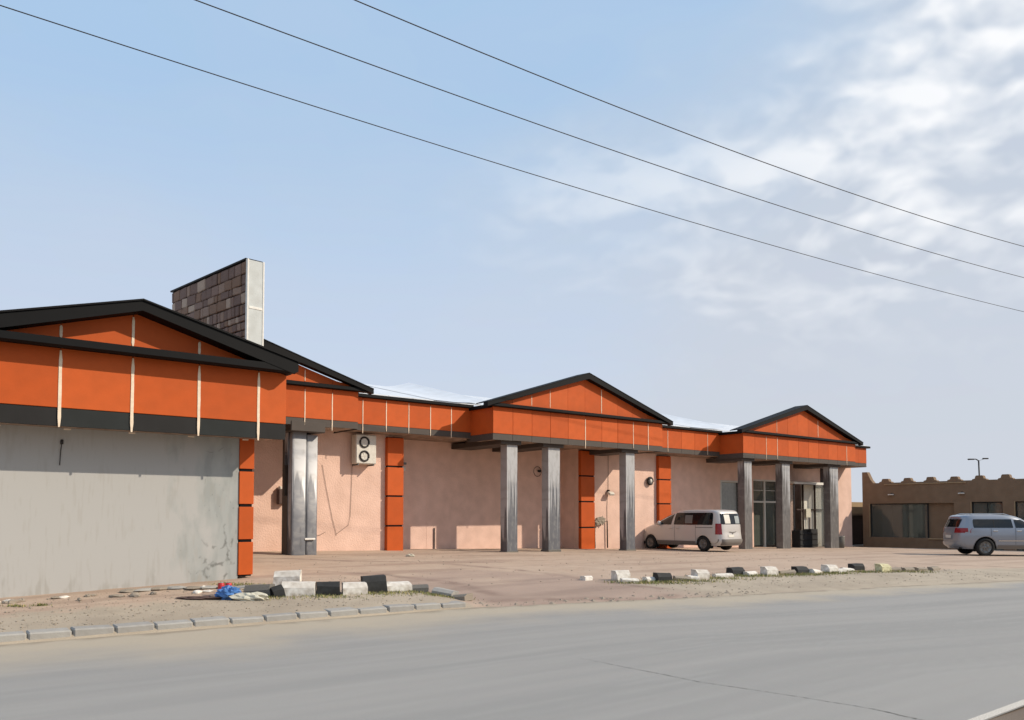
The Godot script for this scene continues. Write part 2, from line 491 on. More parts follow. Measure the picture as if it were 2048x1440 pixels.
	sheet("verge", steps(-60.0, 60.0, 0.5), 24, func(_t): return 21.85, func(_t): return 40.0, func(t, o): return -0.01 + 0.02 * n1.get_noise_2d(t, o), near, M.dirt)
	# edge line along the near side, a long crack in the asphalt
	var ln = start()
	var ts = steps(-40.0, 40.0, 0.4)
	for i in ts.size() - 1:
		var a0 = 21.80 + 0.012 * n2.get_noise_2d(ts[i], 0)
		var a1 = 21.80 + 0.012 * n2.get_noise_2d(ts[i + 1], 0)
		quad(ln, FW(ts[i], 0.009, a0), FW(ts[i + 1], 0.009, a1), FW(ts[i + 1], 0.009, a1 + 0.09), FW(ts[i], 0.009, a0 + 0.09))
	setting(put(self, "road_edge_line", fin(ln), M.paint_line))
	var cr = start()
	var pts = [Vector3(0.8, 0.008, -10.19), Vector3(1.3, 0.008, -9.56), Vector3(1.97, 0.008, -8.71), Vector3(2.76, 0.008, -8.0), Vector3(3.26, 0.008, -7.49), Vector3(3.55, 0.008, -7.0), Vector3(4.1, 0.008, -6.1)]
	var fp = []
	for i in pts.size() - 1:
		for k in 24:
			var q: Vector3 = pts[i].lerp(pts[i + 1], k / 24.0)
			q.x += 0.018 * n2.get_noise_2d(q.z * 3.0, 5.0) + 0.02 * n2.get_noise_2d(q.z * 0.6, 50.0)
			fp.append(q)
	for i in fp.size() - 1:
		var wd = 0.009 * clampf(0.8 + 1.4 * n2.get_noise_2d(i * 0.4, 80), 0.25, 1.8) * clampf(0.25 + i / 60.0, 0, 1)
		var s = Vector3(wd, 0, wd * 0.4)
		quad(cr, fp[i] - s, fp[i + 1] - s, fp[i + 1] + s, fp[i] + s)
	setting(put(self, "road_crack", fin(cr), M.crack))
	# kerb stones along the road in front of the end shop
	var kb = Node3D.new()
	kb.name = "kerb"; add_child(kb); setting(kb)
	rng.seed = 4
	var t = -16.0
	while t < -4.45:
		var p0 = FW(t, 0, edge_o(t))
		var p1 = FW(t + 0.55, 0, edge_o(t + 0.55))
		var dir = (p1 - p0).normalized()
		var L = 0.55 - 0.02 + rng.randf_range(-0.012, 0.006)
		var s = put(kb, "kerb_stone", box_mesh(Vector3(0.53, 0.24, 0.36), 0.02), M.kerb if rng.randf() < 0.6 else M.kerb2)
		s.position = (p0 + p1) / 2.0 - N * 0.15 + Vector3(0, 0.005 + rng.randf_range(-0.012, 0.012) - 0.02 * smoothstep(-6.0, -4.4, t), 0)
		s.scale = Vector3(L / 0.53, 1, 1)
		s.rotation = Vector3(rng.randf_range(-0.03, 0.03), atan2(-dir.z, dir.x) + rng.randf_range(-0.02, 0.02), rng.randf_range(-0.02, 0.02))
		t += 0.55

# ---------------------------------------------------------------- shop front pieces
func panel_run(parent, a, b, y0, y1, yd, o, pitch, sd, hang = 0.35, keep = 1.0):   # orange panels over a dark band, with pale sealant in the joints
	rng.seed = sd
	var n = int(round((b - a) / pitch))
	n = maxi(n, 1)
	var w: float = (b - a) / n
	for i in n:
		var t0: float = a + i * w
		bt(parent, "fascia_panel", M["orange%d" % rng.randi_range(0, 2)], t0 + 0.006, t0 + w - 0.006, y0, y1, o - 0.04, o + rng.randf_range(-0.004, 0.004), 0.004)
		bt(parent, "band_panel", M.band2, t0 + 0.005, t0 + w - 0.005, yd + rng.randf_range(0.0, 0.02), y0 - 0.006, o - 0.05, o - 0.012, 0.004)
	for i in range(1, n + 1):
		if i == n or rng.randf() > keep: continue
		var x: float = a + i * w
		var top: float = y1 - rng.randf_range(0.03, 0.12)
		var low: float = yd - (rng.randf_range(0.0, 0.10) if rng.randf() < hang else -rng.randf_range(0.0, 0.06))
		seam(parent, x, low, top, o + 0.004, 0.018 + 0.012 * rng.randf())
func seam(parent, x, low, top, o, hw):   # a slightly wandering bead of sealant
	var L = []; var R = []
	for k in 9:
		var y: float = lerpf(low, top, k / 8.0)
		var j = rng.randf_range(-0.002, 0.002)
		var w: float = hw * (0.5 if k == 0 or k == 8 else rng.randf_range(0.92, 1.06))
		L.append([x + j - w * 0.5, y]); R.push_front([x + j + w * 0.5, y])
	ext(parent, "joint_sealant", M.seam, L + R, o - 0.01, o + 0.006)
func side_panels(parent, o0, o1, y0, y1, yd, t, sgn):   # the return of a projecting bay
	var e: float = t + sgn * 0.04
	bt(parent, "fascia_panel", M.orange1, minf(t, e), maxf(t, e), y0, y1, o0 + 0.01, o1 - 0.045, 0.004)
	bt(parent, "band_panel", M.band2, minf(t, e) + 0.006, maxf(t, e) - 0.006, yd, y0 - 0.006, o0 + 0.01, o1 - 0.055, 0.004)
func gable(parent, a, b, yb, yp, o, tip, ov, th, pitch, sd, keep = 1.0):   # tympanum of upright panels, black verge boards, sheet roof
	rng.seed = sd
	var c: float = (a + b) / 2.0
	var hw: float = (b - a) / 2.0
	var top = func(x): return yb + (yp - yb) * (1.0 - absf(x - c) / (hw + tip))
	var cut: float = th - 0.03
	var n = int(round((b - a) / pitch))
	var w: float = (b - a) / n
	for i in n:
		var x0: float = a + i * w + 0.005
		var x1: float = a + (i + 1) * w - 0.005
		var poly = [[x0, yb + 0.08], [x1, yb + 0.08]]
		var y1: float = top.call(x1) - cut
		var y0: float = top.call(x0) - cut
		if y1 < yb + 0.09 and y0 < yb + 0.09: continue
		if y1 > yb + 0.10: poly.append([x1, y1])
		if x0 < c and x1 > c: poly.append([c, top.call(c) - cut])
		if y0 > yb + 0.10: poly.append([x0, y0])
		if poly.size() < 3: continue
		ext(parent, "tympanum_panel", M["orange%d" % rng.randi_range(0, 2)], poly, o - 0.06, o - 0.02 + rng.randf_range(-0.003, 0.003))
		if i > 0 and y0 > yb + 0.25 and rng.randf() < keep:
			seam(parent, x0 - 0.005, yb + 0.10, y0 - 0.06, o - 0.016, 0.02 + 0.012 * rng.randf())
	ext(parent, "gable_backing", M.soffit, [[a, yb], [b, yb], [c, top.call(c) - th]], o - 0.16, o - 0.065)
	# verge boards and roof sheets
	for s in [-1.0, 1.0]:
		var e: float = c + s * (hw + tip)
		ext(parent, "verge_board", M.black, [[c, yp], [e, yb + 0.02], [e, yb - th * 0.55], [e - s * 0.25, yb - th * 0.15], [c, yp - th]], o - 0.02, o + ov)
	bt(parent, "cornice", M.black, a - tip * 0.8, b + tip * 0.8, yb - 0.07, yb + 0.05, o - 0.1, o + ov * 0.75, 0.015)

func gable_roof(parent, a, b, yb, yp, o0, o1, tip):
	var c: float = (a + b) / 2.0
	var hw: float = (b - a) / 2.0 + tip
	for s in [-1.0, 1.0]:
		var e: float = c + s * hw
		ext(parent, "roof_sheet", M.black, [[c, yp + 0.035], [e, yb + 0.055], [e, yb + 0.022], [c, yp + 0.002]], o0, o1)

func pilaster(parent, t0, t1, y0, y1, o0, o1, k, nm = "pilaster"):   # orange boxes with dark gaps between
	var h: float = (y1 - y0) / k
	bt(parent, nm + "_core", M.black, t0 + 0.03, t1 - 0.03, y0, y1, o0, o1 - 0.03)
	for i in k:
		bt(parent, nm + "_panel", M["orange%d" % (i % 3)], t0, t1, y0 + i * h + 0.03, y0 + (i + 1) * h - 0.03, o0, o1, 0.008)
func pier(parent, t0, t1, y0, y1, o0, o1, m):
	ext(parent, "pier", m, [[t0, y0], [t1, y0], [t1, y1], [t0, y1]], o0, o1)
func round_pier(parent, nm, t0, t1, y0, y1, o0, o1, m):   # a pier with a rounded face
	var st = start(true)
	var c: float = (t0 + t1) / 2.0
	var r: float = (t1 - t0) / 2.0
	var prof = [Vector2(-r, o0)]
	for k in 13:
		var a = PI * (1.0 - k / 12.0)
		prof.append(Vector2(r * signf(cos(a)) * pow(absf(cos(a)), 0.35), o1 - r * 0.35 + r * 0.35 * pow(sin(a), 0.5)))
	prof.append(Vector2(r, o0))
	for i in prof.size() - 1:
		var p: Vector2 = prof[i]; var q: Vector2 = prof[i + 1]
		quad(st, Vector3(p.x, y0 - B.y, p.y - B.z), Vector3(q.x, y0 - B.y, q.y - B.z), Vector3(q.x, y1 - B.y, q.y - B.z), Vector3(p.x, y1 - B.y, p.y - B.z), Vector2(float(i) / prof.size(), 1), Vector2((i + 1.0) / prof.size(), 1), Vector2((i + 1.0) / prof.size(), 0), Vector2(float(i) / prof.size(), 0))
	for i in range(1, prof.size() - 1):
		tri(st, Vector3(prof[0].x, y1 - B.y, prof[0].y - B.z), Vector3(prof[i].x, y1 - B.y, prof[i].y - B.z), Vector3(prof[i + 1].x, y1 - B.y, prof[i + 1].y - B.z))
	put(parent, nm, fin(st), m, Vector3(c - B.x, 0, 0))
func sub(parent, nm):
	var o = Node3D.new()
	o.name = nm
	parent.add_child(o, true)
	return o

func long_shop():
	var b = fthing("shop_building", "long pink shop building with orange gabled fascias and grey piers", "building", 0.0, 0.0, 0.0)
	var ya = -0.8
	# walls: two planes, the middle bay and the entrance bay set back
	bt(b, "wall", M.pink, -16.0, 1.8, ya, 5.6, -1.15, -0.9)
	bt(b, "wall", M.pink2, 1.9, 11.0, ya, 5.6, -2.25, -2.0)
	bt(b, "wall", M.pink, 1.55, 1.8, ya, 5.6, -2.25, -1.16)
	bt(b, "wall", M.pink2, 11.0, 11.25, ya, 5.6, -2.25, -1.16)
	bt(b, "wall", M.pink, 11.0, 16.9, ya, 5.6, -1.15, -0.9)
	bt(b, "wall", M.pink, 16.65, 16.9, ya, 5.6, -1.65, -1.16)
	# entrance bay: wall around the window and the two glazed openings
	var o0 = -1.65; var o1 = -1.4
	bt(b, "wall", M.pink2, 16.9, 21.6, ya, 5.6, o0, o1)
	bt(b, "wall", M.pink2, 21.6, 23.23, 3.55, 5.6, o0, o1)
	bt(b, "wall", M.pink2, 21.6, 23.23, ya, 0.9, o0, o1)
	bt(b, "wall", M.pink2, 23.23, 24.5, ya, 5.6, o0, o1)
	bt(b, "wall", M.pink2, 24.5, 26.8, 3.68, 5.6, o0, o1)
	bt(b, "wall", M.pink2, 26.8, 28.3, ya, 5.6, o0, o1)
	bt(b, "wall", M.pink2, 28.3, 32.0, 3.56, 5.6, o0, o1)
	bt(b, "wall", M.pink, 32.0, 34.75, ya, 5.6, o0, o1)
	bt(b, "wall", M.pink, 34.5, 34.75, ya, 5.6, -12.0, o0 - 0.003)
	bt(b, "wall", M.pink, -16.0, 34.75, ya, 6.3, -12.3, -12.003)
	bt(b, "wall", M.pink, -16.0, -15.75, ya, 5.6, -12.0, -1.155)
	bt(b, "inner_wall", M.room, 17.0, 34.4, ya, 5.6, -6.2, -6.0)
	bt(b, "inner_floor", M.room, 17.0, 34.4, -0.5, 0.03, -6.0, o0 - 0.003)
	# pilasters
	pilaster(b, 1.45, 2.12, 0.3, 4.55, -0.95, -0.72, 4)
	pilaster(b, 11.0, 11.82, 0.1, 4.55, -0.898, -0.72, 4)
	pilaster(b, 16.05, 16.92, 0.0, 4.55, -0.898, -0.72, 4)
	# soffits
	bt(b, "soffit", M.soffit, -12.0, 34.1, 4.62, 4.68, -2.3, -0.06)
	# straight runs of fascia between the bays
	for r in [[-0.87, 4.62, 1], [13.89, 19.75, 2], [30.19, 34.0, 3]]:
		var f = sub(b, "fascia")
		panel_run(f, r[0], r[1], 4.84, 5.74, 4.61, 0.0, 0.97, 50 + r[2], 0.5, [1.0, 0.55, 0.3][r[2] - 1])
		bt(f, "coping", M.black, r[0] - 0.02, r[1] + 0.02 + (0.22 if r[2] == 3 else 0.0), 5.745, 5.86, -0.1, 0.14, 0.015)
		bt(f, "fascia_backing", M.soffit, r[0], r[1], 4.66, 5.74, -0.1, -0.055)
	bt(b, "fascia_panel", M.orange0, 33.96, 34.0, 4.84, 5.74, -2.0, -0.05)
	# projecting gabled bays
	for g in [[-8.2, -0.86, 11, 7.02], [4.6, 13.9, 22, 7.36], [19.73, 30.2, 33, 7.40]]:
		var p = sub(b, "pediment")
		var a: float = g[0]; var e: float = g[1]
		bt(p, "fascia_backing", M.soffit, a + 0.05, e - 0.05, 4.6, 5.74, 1.24, 1.295)
		panel_run(p, a, e, 4.72, 5.685, 4.48, 1.35, 0.97, g[2], 0.3, [1.0, 0.6, 0.2][g[2] / 11 - 1])
		side_panels(p, -0.3, 1.35, 4.72, 5.66, 4.48, a, 1.0)
		side_panels(p, -0.3, 1.35, 4.72, 5.66, 4.48, e, -1.0)
		bt(p, "bay_soffit", M.soffit, a + 0.05, e - 0.05, 4.52, 4.58, -0.05, 1.29)
		bt(p, "return_coping", M.black, a - 0.10, a + 0.12, 5.655, 5.78, -0.4, 1.2, 0.01)
		bt(p, "return_coping", M.black, e - 0.12, e + 0.10, 5.655, 5.78, -0.4, 1.2, 0.01)
		gable(p, a, e, 5.76, g[3], 1.35, 0.42, 0.24, 0.21, 0.97, g[2] + 5, [1.0, 0.7, 0.15][g[2] / 11 - 1])
		gable_roof(p, a, e, 5.76, g[3], 0.9, 1.60, 0.42)
	# main roof: ribbed pale sheets rising away from the street
	var rf = sub(b, "roof")
	var t = -16.0
	var k = 0
	while t < 34.0:
		var w = minf(1.0, 34.2 - t)
		ext_side(rf, "roof_sheet", M.sheet, [[0.05, 5.872 + 0.004 * (k % 2)], [-6.2, 7.30 + 0.004 * (k % 2)], [-6.2, 7.33 + 0.004 * (k % 2)], [0.05, 5.902 + 0.004 * (k % 2)]], t, t + w + 0.04)
		bt(rf, "roof_back_sheet", M.sheet, t, t + w - 0.004, 6.6, 6.66, -12.4, -6.3)
		t += 1.0; k += 1
	# loose sheets curling up in the valleys beside the gables
	for v in [[2.9, 5.3, 0.30], [17.4, 20.2, 0.34]]:
		var st = start(true)
		for i in 14:
			for j in 10:
				var pt = func(ii, jj):
					var u = ii / 14.0
					var r = jj / 10.0
					var tt: float = lerpf(v[0], v[1], u)
					var oo: float = 0.08 - r * 5.6
					var lift: float = v[2] * pow(maxf(u - 0.35, 0.0) / 0.65, 2.0) * (0.6 + 0.4 * r)
					return Vector3(tt, 5.915 + (0.05 - oo) * 0.2285 + lift, oo)
				quad(st, pt.call(i, j), pt.call(i + 1, j), pt.call(i + 1, j + 1), pt.call(i, j + 1))
		put(rf, "curled_sheet", fin(st), M.sheet)
	# piers with the dark beams they carry
	for c in [[5.45, 5.95, 0.2, 0], [7.5, 8.1, 0.2, 0], [11.85, 12.38, 0.1, 0], [20.15, 20.75, -0.1, 1], [23.35, 24.05, -0.2, 1], [27.9, 28.75, -0.3, 1]]:
		var pr = sub(b, "pier_bay")
		pier(pr, c[0], c[1], c[2] - 0.3, 4.40, 0.72, 1.1, M["pier%d" % c[3]])
		bt(pr, "beam", M.band2, c[0] - 0.35, c[1] + 0.12, 4.36, 4.56, -2.0 if c[3] == 0 and c[0] < 11 else -0.9, 1.2, 0.01)
		bt(pr, "pier_foot", M.grey_block, c[0] - 0.04, c[1] + 0.04, c[2] - 0.3, c[2] + 0.22, 0.68, 1.14, 0.02)
	# the double pier next to the end shop: rounded twin shafts, open arch in its flank
	var tp = sub(b, "twin_pier")
	round_pier(tp, "shaft", -2.98, -2.5, 0.2, 4.34, 0.82, 1.12, M.pier0)
	round_pier(tp, "shaft", -2.47, -2.1, 0.2, 4.24, 0.7, 1.06, M.pier0)
	bt(tp, "shaft_back", M.band2, -3.0, -2.12, 0.2, 4.3, 0.45, 0.6)
	bt(tp, "arch_foot", M.band2, -3.0, -2.52, 0.2, 2.35, 0.6, 0.82)
	var arch = [[0.6, 4.3], [0.6, 3.3]]
	for i in 9: arch.append([0.71 - 0.11 * cos(PI * i / 8.0), 3.3 + 0.42 * sin(PI * i / 8.0)])
	arch.append([0.82, 4.3])
	ext_side(tp, "arch_head", M.pier0, arch, -3.0, -2.6)
	bt(tp, "pier_cap", M.band2, -3.14, -2.0, 4.3, 4.62, -0.9, 1.36, 0.02)
	bt(tp, "clamp", M.white, -2.55, -2.2, 0.98, 1.04, 1.05, 1.14, 0.01)
	# glazing of the entrance bay
	var wn = sub(b, "window")
	bt(wn, "pane", M.frosted, 21.66, 23.17, 0.96, 3.49, -1.56, -1.54)
	bt(wn, "frame", M.frame, 21.6, 21.7, 0.9, 3.55, -1.58, -1.38, 0.008)
	bt(wn, "frame", M.frame, 21.7, 23.23, 3.46, 3.55, -1.58, -1.38, 0.008)
	bt(wn, "frame", M.steel, 23.17, 23.23, 0.9, 3.46, -1.58, -1.385, 0.008)
	bt(wn, "sill", M.frame, 21.55, 23.28, 0.84, 0.9, -1.58, -1.3, 0.01)
	var dr = sub(b, "glazed_door")
	for q in [[24.55, 25.6, 0.1, 2.42], [25.72, 26.74, 0.1, 2.42], [24.55, 25.6, 2.52, 3.6], [25.72, 26.74, 2.52, 3.6]]:
		bt(dr, "pane", M.shop_glass, q[0], q[1], q[2], q[3], -1.55, -1.54)
	bt(dr, "mullion", M.frame, 25.6, 25.72, 0.0, 3.6, -1.58, -1.46, 0.008)
	bt(dr, "transom", M.frame, 24.5, 25.6, 2.42, 2.52, -1.58, -1.46, 0.008)
	bt(dr, "transom", M.frame, 25.72, 26.8, 2.42, 2.52, -1.58, -1.46, 0.008)
	bt(dr, "head_frame", M.frame, 24.5, 26.8, 3.6, 3.68, -1.58, -1.42, 0.008)
	bt(dr, "side_frame", M.steel, 26.74, 26.8, 0.0, 3.6, -1.58, -1.46, 0.008)
	bt(dr, "glazing_bar", M.frame, 24.55, 26.74, 3.08, 3.11, -1.57, -1.53, 0.004)
	# entrance porch: pale canopy slab over a glass box
	var po = sub(b, "porch")
	ext_side(po, "canopy", M.white, [[-1.4, 3.56], [-0.45, 3.46], [-0.45, 3.58], [-1.4, 3.68]], 26.95, 30.75)
	for q in [[27.1, 27.18], [30.55, 30.63]]:
		bt(po, "post", M.steel, q[0], q[1], -0.3, 3.46, -0.66, -0.58, 0.006)
		bt(po, "side_glass", M.pane, q[0] + 0.03, q[0] + 0.045, -0.1, 3.42, -1.38, -0.67)
	bt(po, "rail", M.wood, 28.46, 31.95, 2.02, 2.09, -1.32, -1.26, 0.006)
	for q in [29.1, 30.35, 31.4]:
		bt(po, "bar", M.wood, q, q + 0.07, -0.1, 3.5, -1.34, -1.24, 0.006)
	bt(po, "back_panel", M.plastic, 29.17, 31.4, -0.1, 3.5, -1.42, -1.39)
	bt(po, "side_panel", M.pane, 31.47, 32.0, -0.1, 3.5, -1.36, -1.345)
	bt(b, "tall_window", M.wood, 31.2, 32.15, 3.62, 4.5, -1.4, -1.36)
	bt(b, "window_bar", M.frame, 31.7, 31.82, 3.62, 4.5, -1.36, -1.32, 0.005)
	# hairline panel joints in the render, as shallow battens
	bt(b, "wall_joint", M.pink, 3.95, 3.965, 0.3, 3.1, -2.0, -1.994)
	bt(b, "wall_joint", M.pink, 2.0, 10.9, 3.42, 3.432, -2.0, -1.994)
	bt(b, "drain_pipe", M.cable, 4.28, 4.31, 0.3, 1.25, -2.0, -1.95)

func end_shop():
	var b = fthing("kiosk_building", "grey plastered shop with overhanging orange fascia and black gable roof", "building", -9.3, 0.0, 7.0)
	var a = -12.35; var e = -6.24; var o = 8.03
	ext(b, "wall", M.plaster, [[-12.3, -0.2], [-6.93, -0.2], [-6.93, 3.7], [-12.3, 3.7]], 6.97, 7.17)
	bt(b, "wall", M.pink, -12.3, -12.1, -0.2, 3.7, 3.0, 6.967)
	bt(b, "wall", M.pink, -6.85, -6.65, -0.2, 3.7, 3.0, 6.95)
	bt(b, "wall", M.pink, -12.3, -6.65, -0.2, 3.7, 2.8, 2.997)
	pilaster(b, -6.926, -6.6, 0.42, 3.5, 6.95, 7.20, 4)
	bt(b, "soffit", M.soffit, a + 0.05, e - 0.05, 3.42, 3.48, 6.8, o - 0.06)
	bt(b, "fascia_backing", M.soffit, a + 0.02, e - 0.05, 3.45, 4.8, o - 0.1, o - 0.055)
	rng.seed = 3
	var cuts = [a, -11.85, -10.6, -9.36, -8.1, -6.86, e]
	for i in 6:
		bt(b, "fascia_panel", M["orange%d" % (i % 3)], cuts[i] + 0.006, cuts[i + 1] - 0.006, 3.71, 4.80, o - 0.045, o + rng.randf_range(-0.004, 0.004), 0.005)
		bt(b, "band_panel", M["band%d" % (i % 2)], cuts[i] + 0.005, cuts[i + 1] - 0.005, 3.37, 3.702, o - 0.045, o - 0.012, 0.005)
		if i > 0:
			seam(b, cuts[i], 3.37 - rng.randf_range(0.0, 0.05), 4.76, o + 0.005, 0.055)
	for i in 5:
		bt(b, "bracket_stub", M.seam, -11.6 + i * 1.13, -11.48 + i * 1.13, 3.335, 3.36, o - 0.3, o - 0.26, 0.004)
	bt(b, "return_panel", M.orange1, e - 0.045, e - 0.002, 3.71, 4.80, 6.2, o - 0.05)
	bt(b, "return_panel", M.orange1, a + 0.002, a + 0.045, 3.71, 4.80, 6.2, o - 0.05)
	# gable: shallow upright panels between the deep black cornice and the verge
	var c = (a + e) / 2.0
	var hw = (e - a) / 2.0 + 0.1
	var top = func(x): return 4.98 + 0.86 * (1.0 - absf(x - c) / hw)
	for i in 6:
		var x0: float = cuts[i] + 0.006; var x1: float = cuts[i + 1] - 0.006
		var poly = [[x0, 4.9], [x1, 4.9]]
		if top.call(x1) - 0.20 > 4.92: poly.append([x1, top.call(x1) - 0.20])
		if x0 < c and x1 > c: poly.append([c, top.call(c) - 0.20])
		if top.call(x0) - 0.20 > 4.92: poly.append([x0, top.call(x0) - 0.20])
		if poly.size() > 2: ext(b, "tympanum_panel", M["orange%d" % ((i + 1) % 3)], poly, o - 0.07, o - 0.02)
		if i > 0 and top.call(x0) - 0.24 > 5.1: seam(b, cuts[i], 5.0, top.call(x0) - 0.26, o - 0.016, 0.05)
	ext(b, "gable_backing", M.soffit, [[a, 4.85], [e, 4.85], [e, 5.0], [c, 5.66], [a, 5.0]], o - 0.2, o - 0.075)
	for s in [-1.0, 1.0]:
		var x: float = c + s * hw
		ext(b, "verge_board", M.black, [[c, 5.82], [x, 5.0], [x, 4.80], [x - s * 0.12, 4.76], [c, 5.63]], o - 0.02, o + 0.38)
		ext(b, "roof_sheet", M.black, [[c, 5.855], [x + s * 0.03, 5.04], [x + s * 0.03, 5.003], [c, 5.823]], 2.6, o + 0.41)
		bt(b, "eave_board", M.black, x - 0.02, x + 0.02, 4.80, 5.0, 2.7, o - 0.025)
	# deep cornice with a drooping lip
	ext_side(b, "cornice", M.black, [[o - 0.1, 4.98], [o + 0.16, 4.97], [o + 0.37, 4.93], [o + 0.37, 4.80], [o + 0.3, 4.76], [o - 0.02, 4.81], [o - 0.1, 4.81]], a - 0.05, e + 0.06)
	bt(b, "back_gable", M.pink, a + 0.1, e - 0.1, 3.7, 4.95, 2.8, 2.99)
	var ft = fthing("conduit_stub", "thin dark cable stub hanging on grey plaster wall", "cable", -10.42, 2.95, 7.19)
	put(ft, "cord", tube_mesh([Vector3(0, -0.25, 0), Vector3(0.01, 0.0, 0.0), Vector3(0.03, 0.2, 0.0)], 0.008), M.cable)
	put(ft, "clip", box_mesh(Vector3(0.05, 0.09, 0.04), 0.01), M.cable, Vector3(0.03, 0.2, 0.0))

func pylon():
	var p = Vector3(-7.14, 0, -22.0)
	var dirx = Vector3(-3.4, 0, -3.3).normalized()
	var ang = atan2(-dirx.z, dirx.x)
	var b = thing("stone_pylon", "tall stone clad sign pylon with white end rising behind black roof", "pylon", Vector3(p.x, 4.0, p.z), ang)
	B = Vector3.ZERO
	# local x runs along the stone face, z across the thickness
	var L = 4.75; var H = 4.65; var T = 0.46
	put(b, "core", box_mesh(Vector3(L, H, T - 0.1), 0.0), M.mortar, Vector3(L / 2.0 + 0.03, H / 2.0, T / 2.0))
	put(b, "end_panel", box_mesh(Vector3(0.06, H, T + 0.02), 0.01), M.pylon_white, Vector3(0.0, H / 2.0, T / 2.0))
	put(b, "end_trim", box_mesh(Vector3(0.09, H + 0.03, 0.05), 0.008), M.white, Vector3(0.0, H / 2.0, 0.0))
	put(b, "end_trim", box_mesh(Vector3(0.09, H + 0.03, 0.05), 0.008), M.white, Vector3(0.0, H / 2.0, T))
	put(b, "end_rail", box_mesh(Vector3(0.08, 0.07, T - 0.06), 0.008), M.white, Vector3(-0.005, H - 1.3, T / 2.0))
	put(b, "coping", box_mesh(Vector3(L, 0.05, T + 0.06), 0.01), M.band1, Vector3(L / 2.0 + 0.06, H + 0.03, T / 2.0))
	for x in [1.6, 4.2]:
		put(b, "post", box_mesh(Vector3(0.2, 3.9, 0.2), 0.01), M.steel, Vector3(x, -1.9, T / 2.0))
	rng.seed = 19
	var y = H - 0.02
	var row = 0
	for zs in [1.0, -1.0]:
		y = H - 0.02
		row = 0
		while y > (0.5 if zs > 0 else 2.8):
			var h = rng.randf_range(0.18, 0.34)
			var x = 0.07
			while x < L:
				var w = rng.randf_range(0.16, 0.55)
				if row > 3 and x < 2.4: w = rng.randf_range(0.16, 0.26); 
				if x + w > L - 0.1: w = L - x
				var dep = rng.randf_range(0.05, 0.10)
				var m = M["stone%d" % [0, 0, 1, 1, 2, 3, 3, 4][rng.randi_range(0, 7)]]
				var z = (0.07 - dep / 2.0) if zs > 0 else (T - 0.07 + dep / 2.0)
				var s = put(b, "stone", box_mesh(Vector3(snappedf(w - 0.02, 0.04), snappedf(h - 0.02, 0.04), 0.08), 0.02), m, Vector3(x + w / 2.0, y - h / 2.0, z))
				s.rotation = Vector3(rng.randf_range(-0.03, 0.03), rng.randf_range(-0.03, 0.03), rng.randf_range(-0.07, 0.07))
				x += w
			y -= h
			row += 1

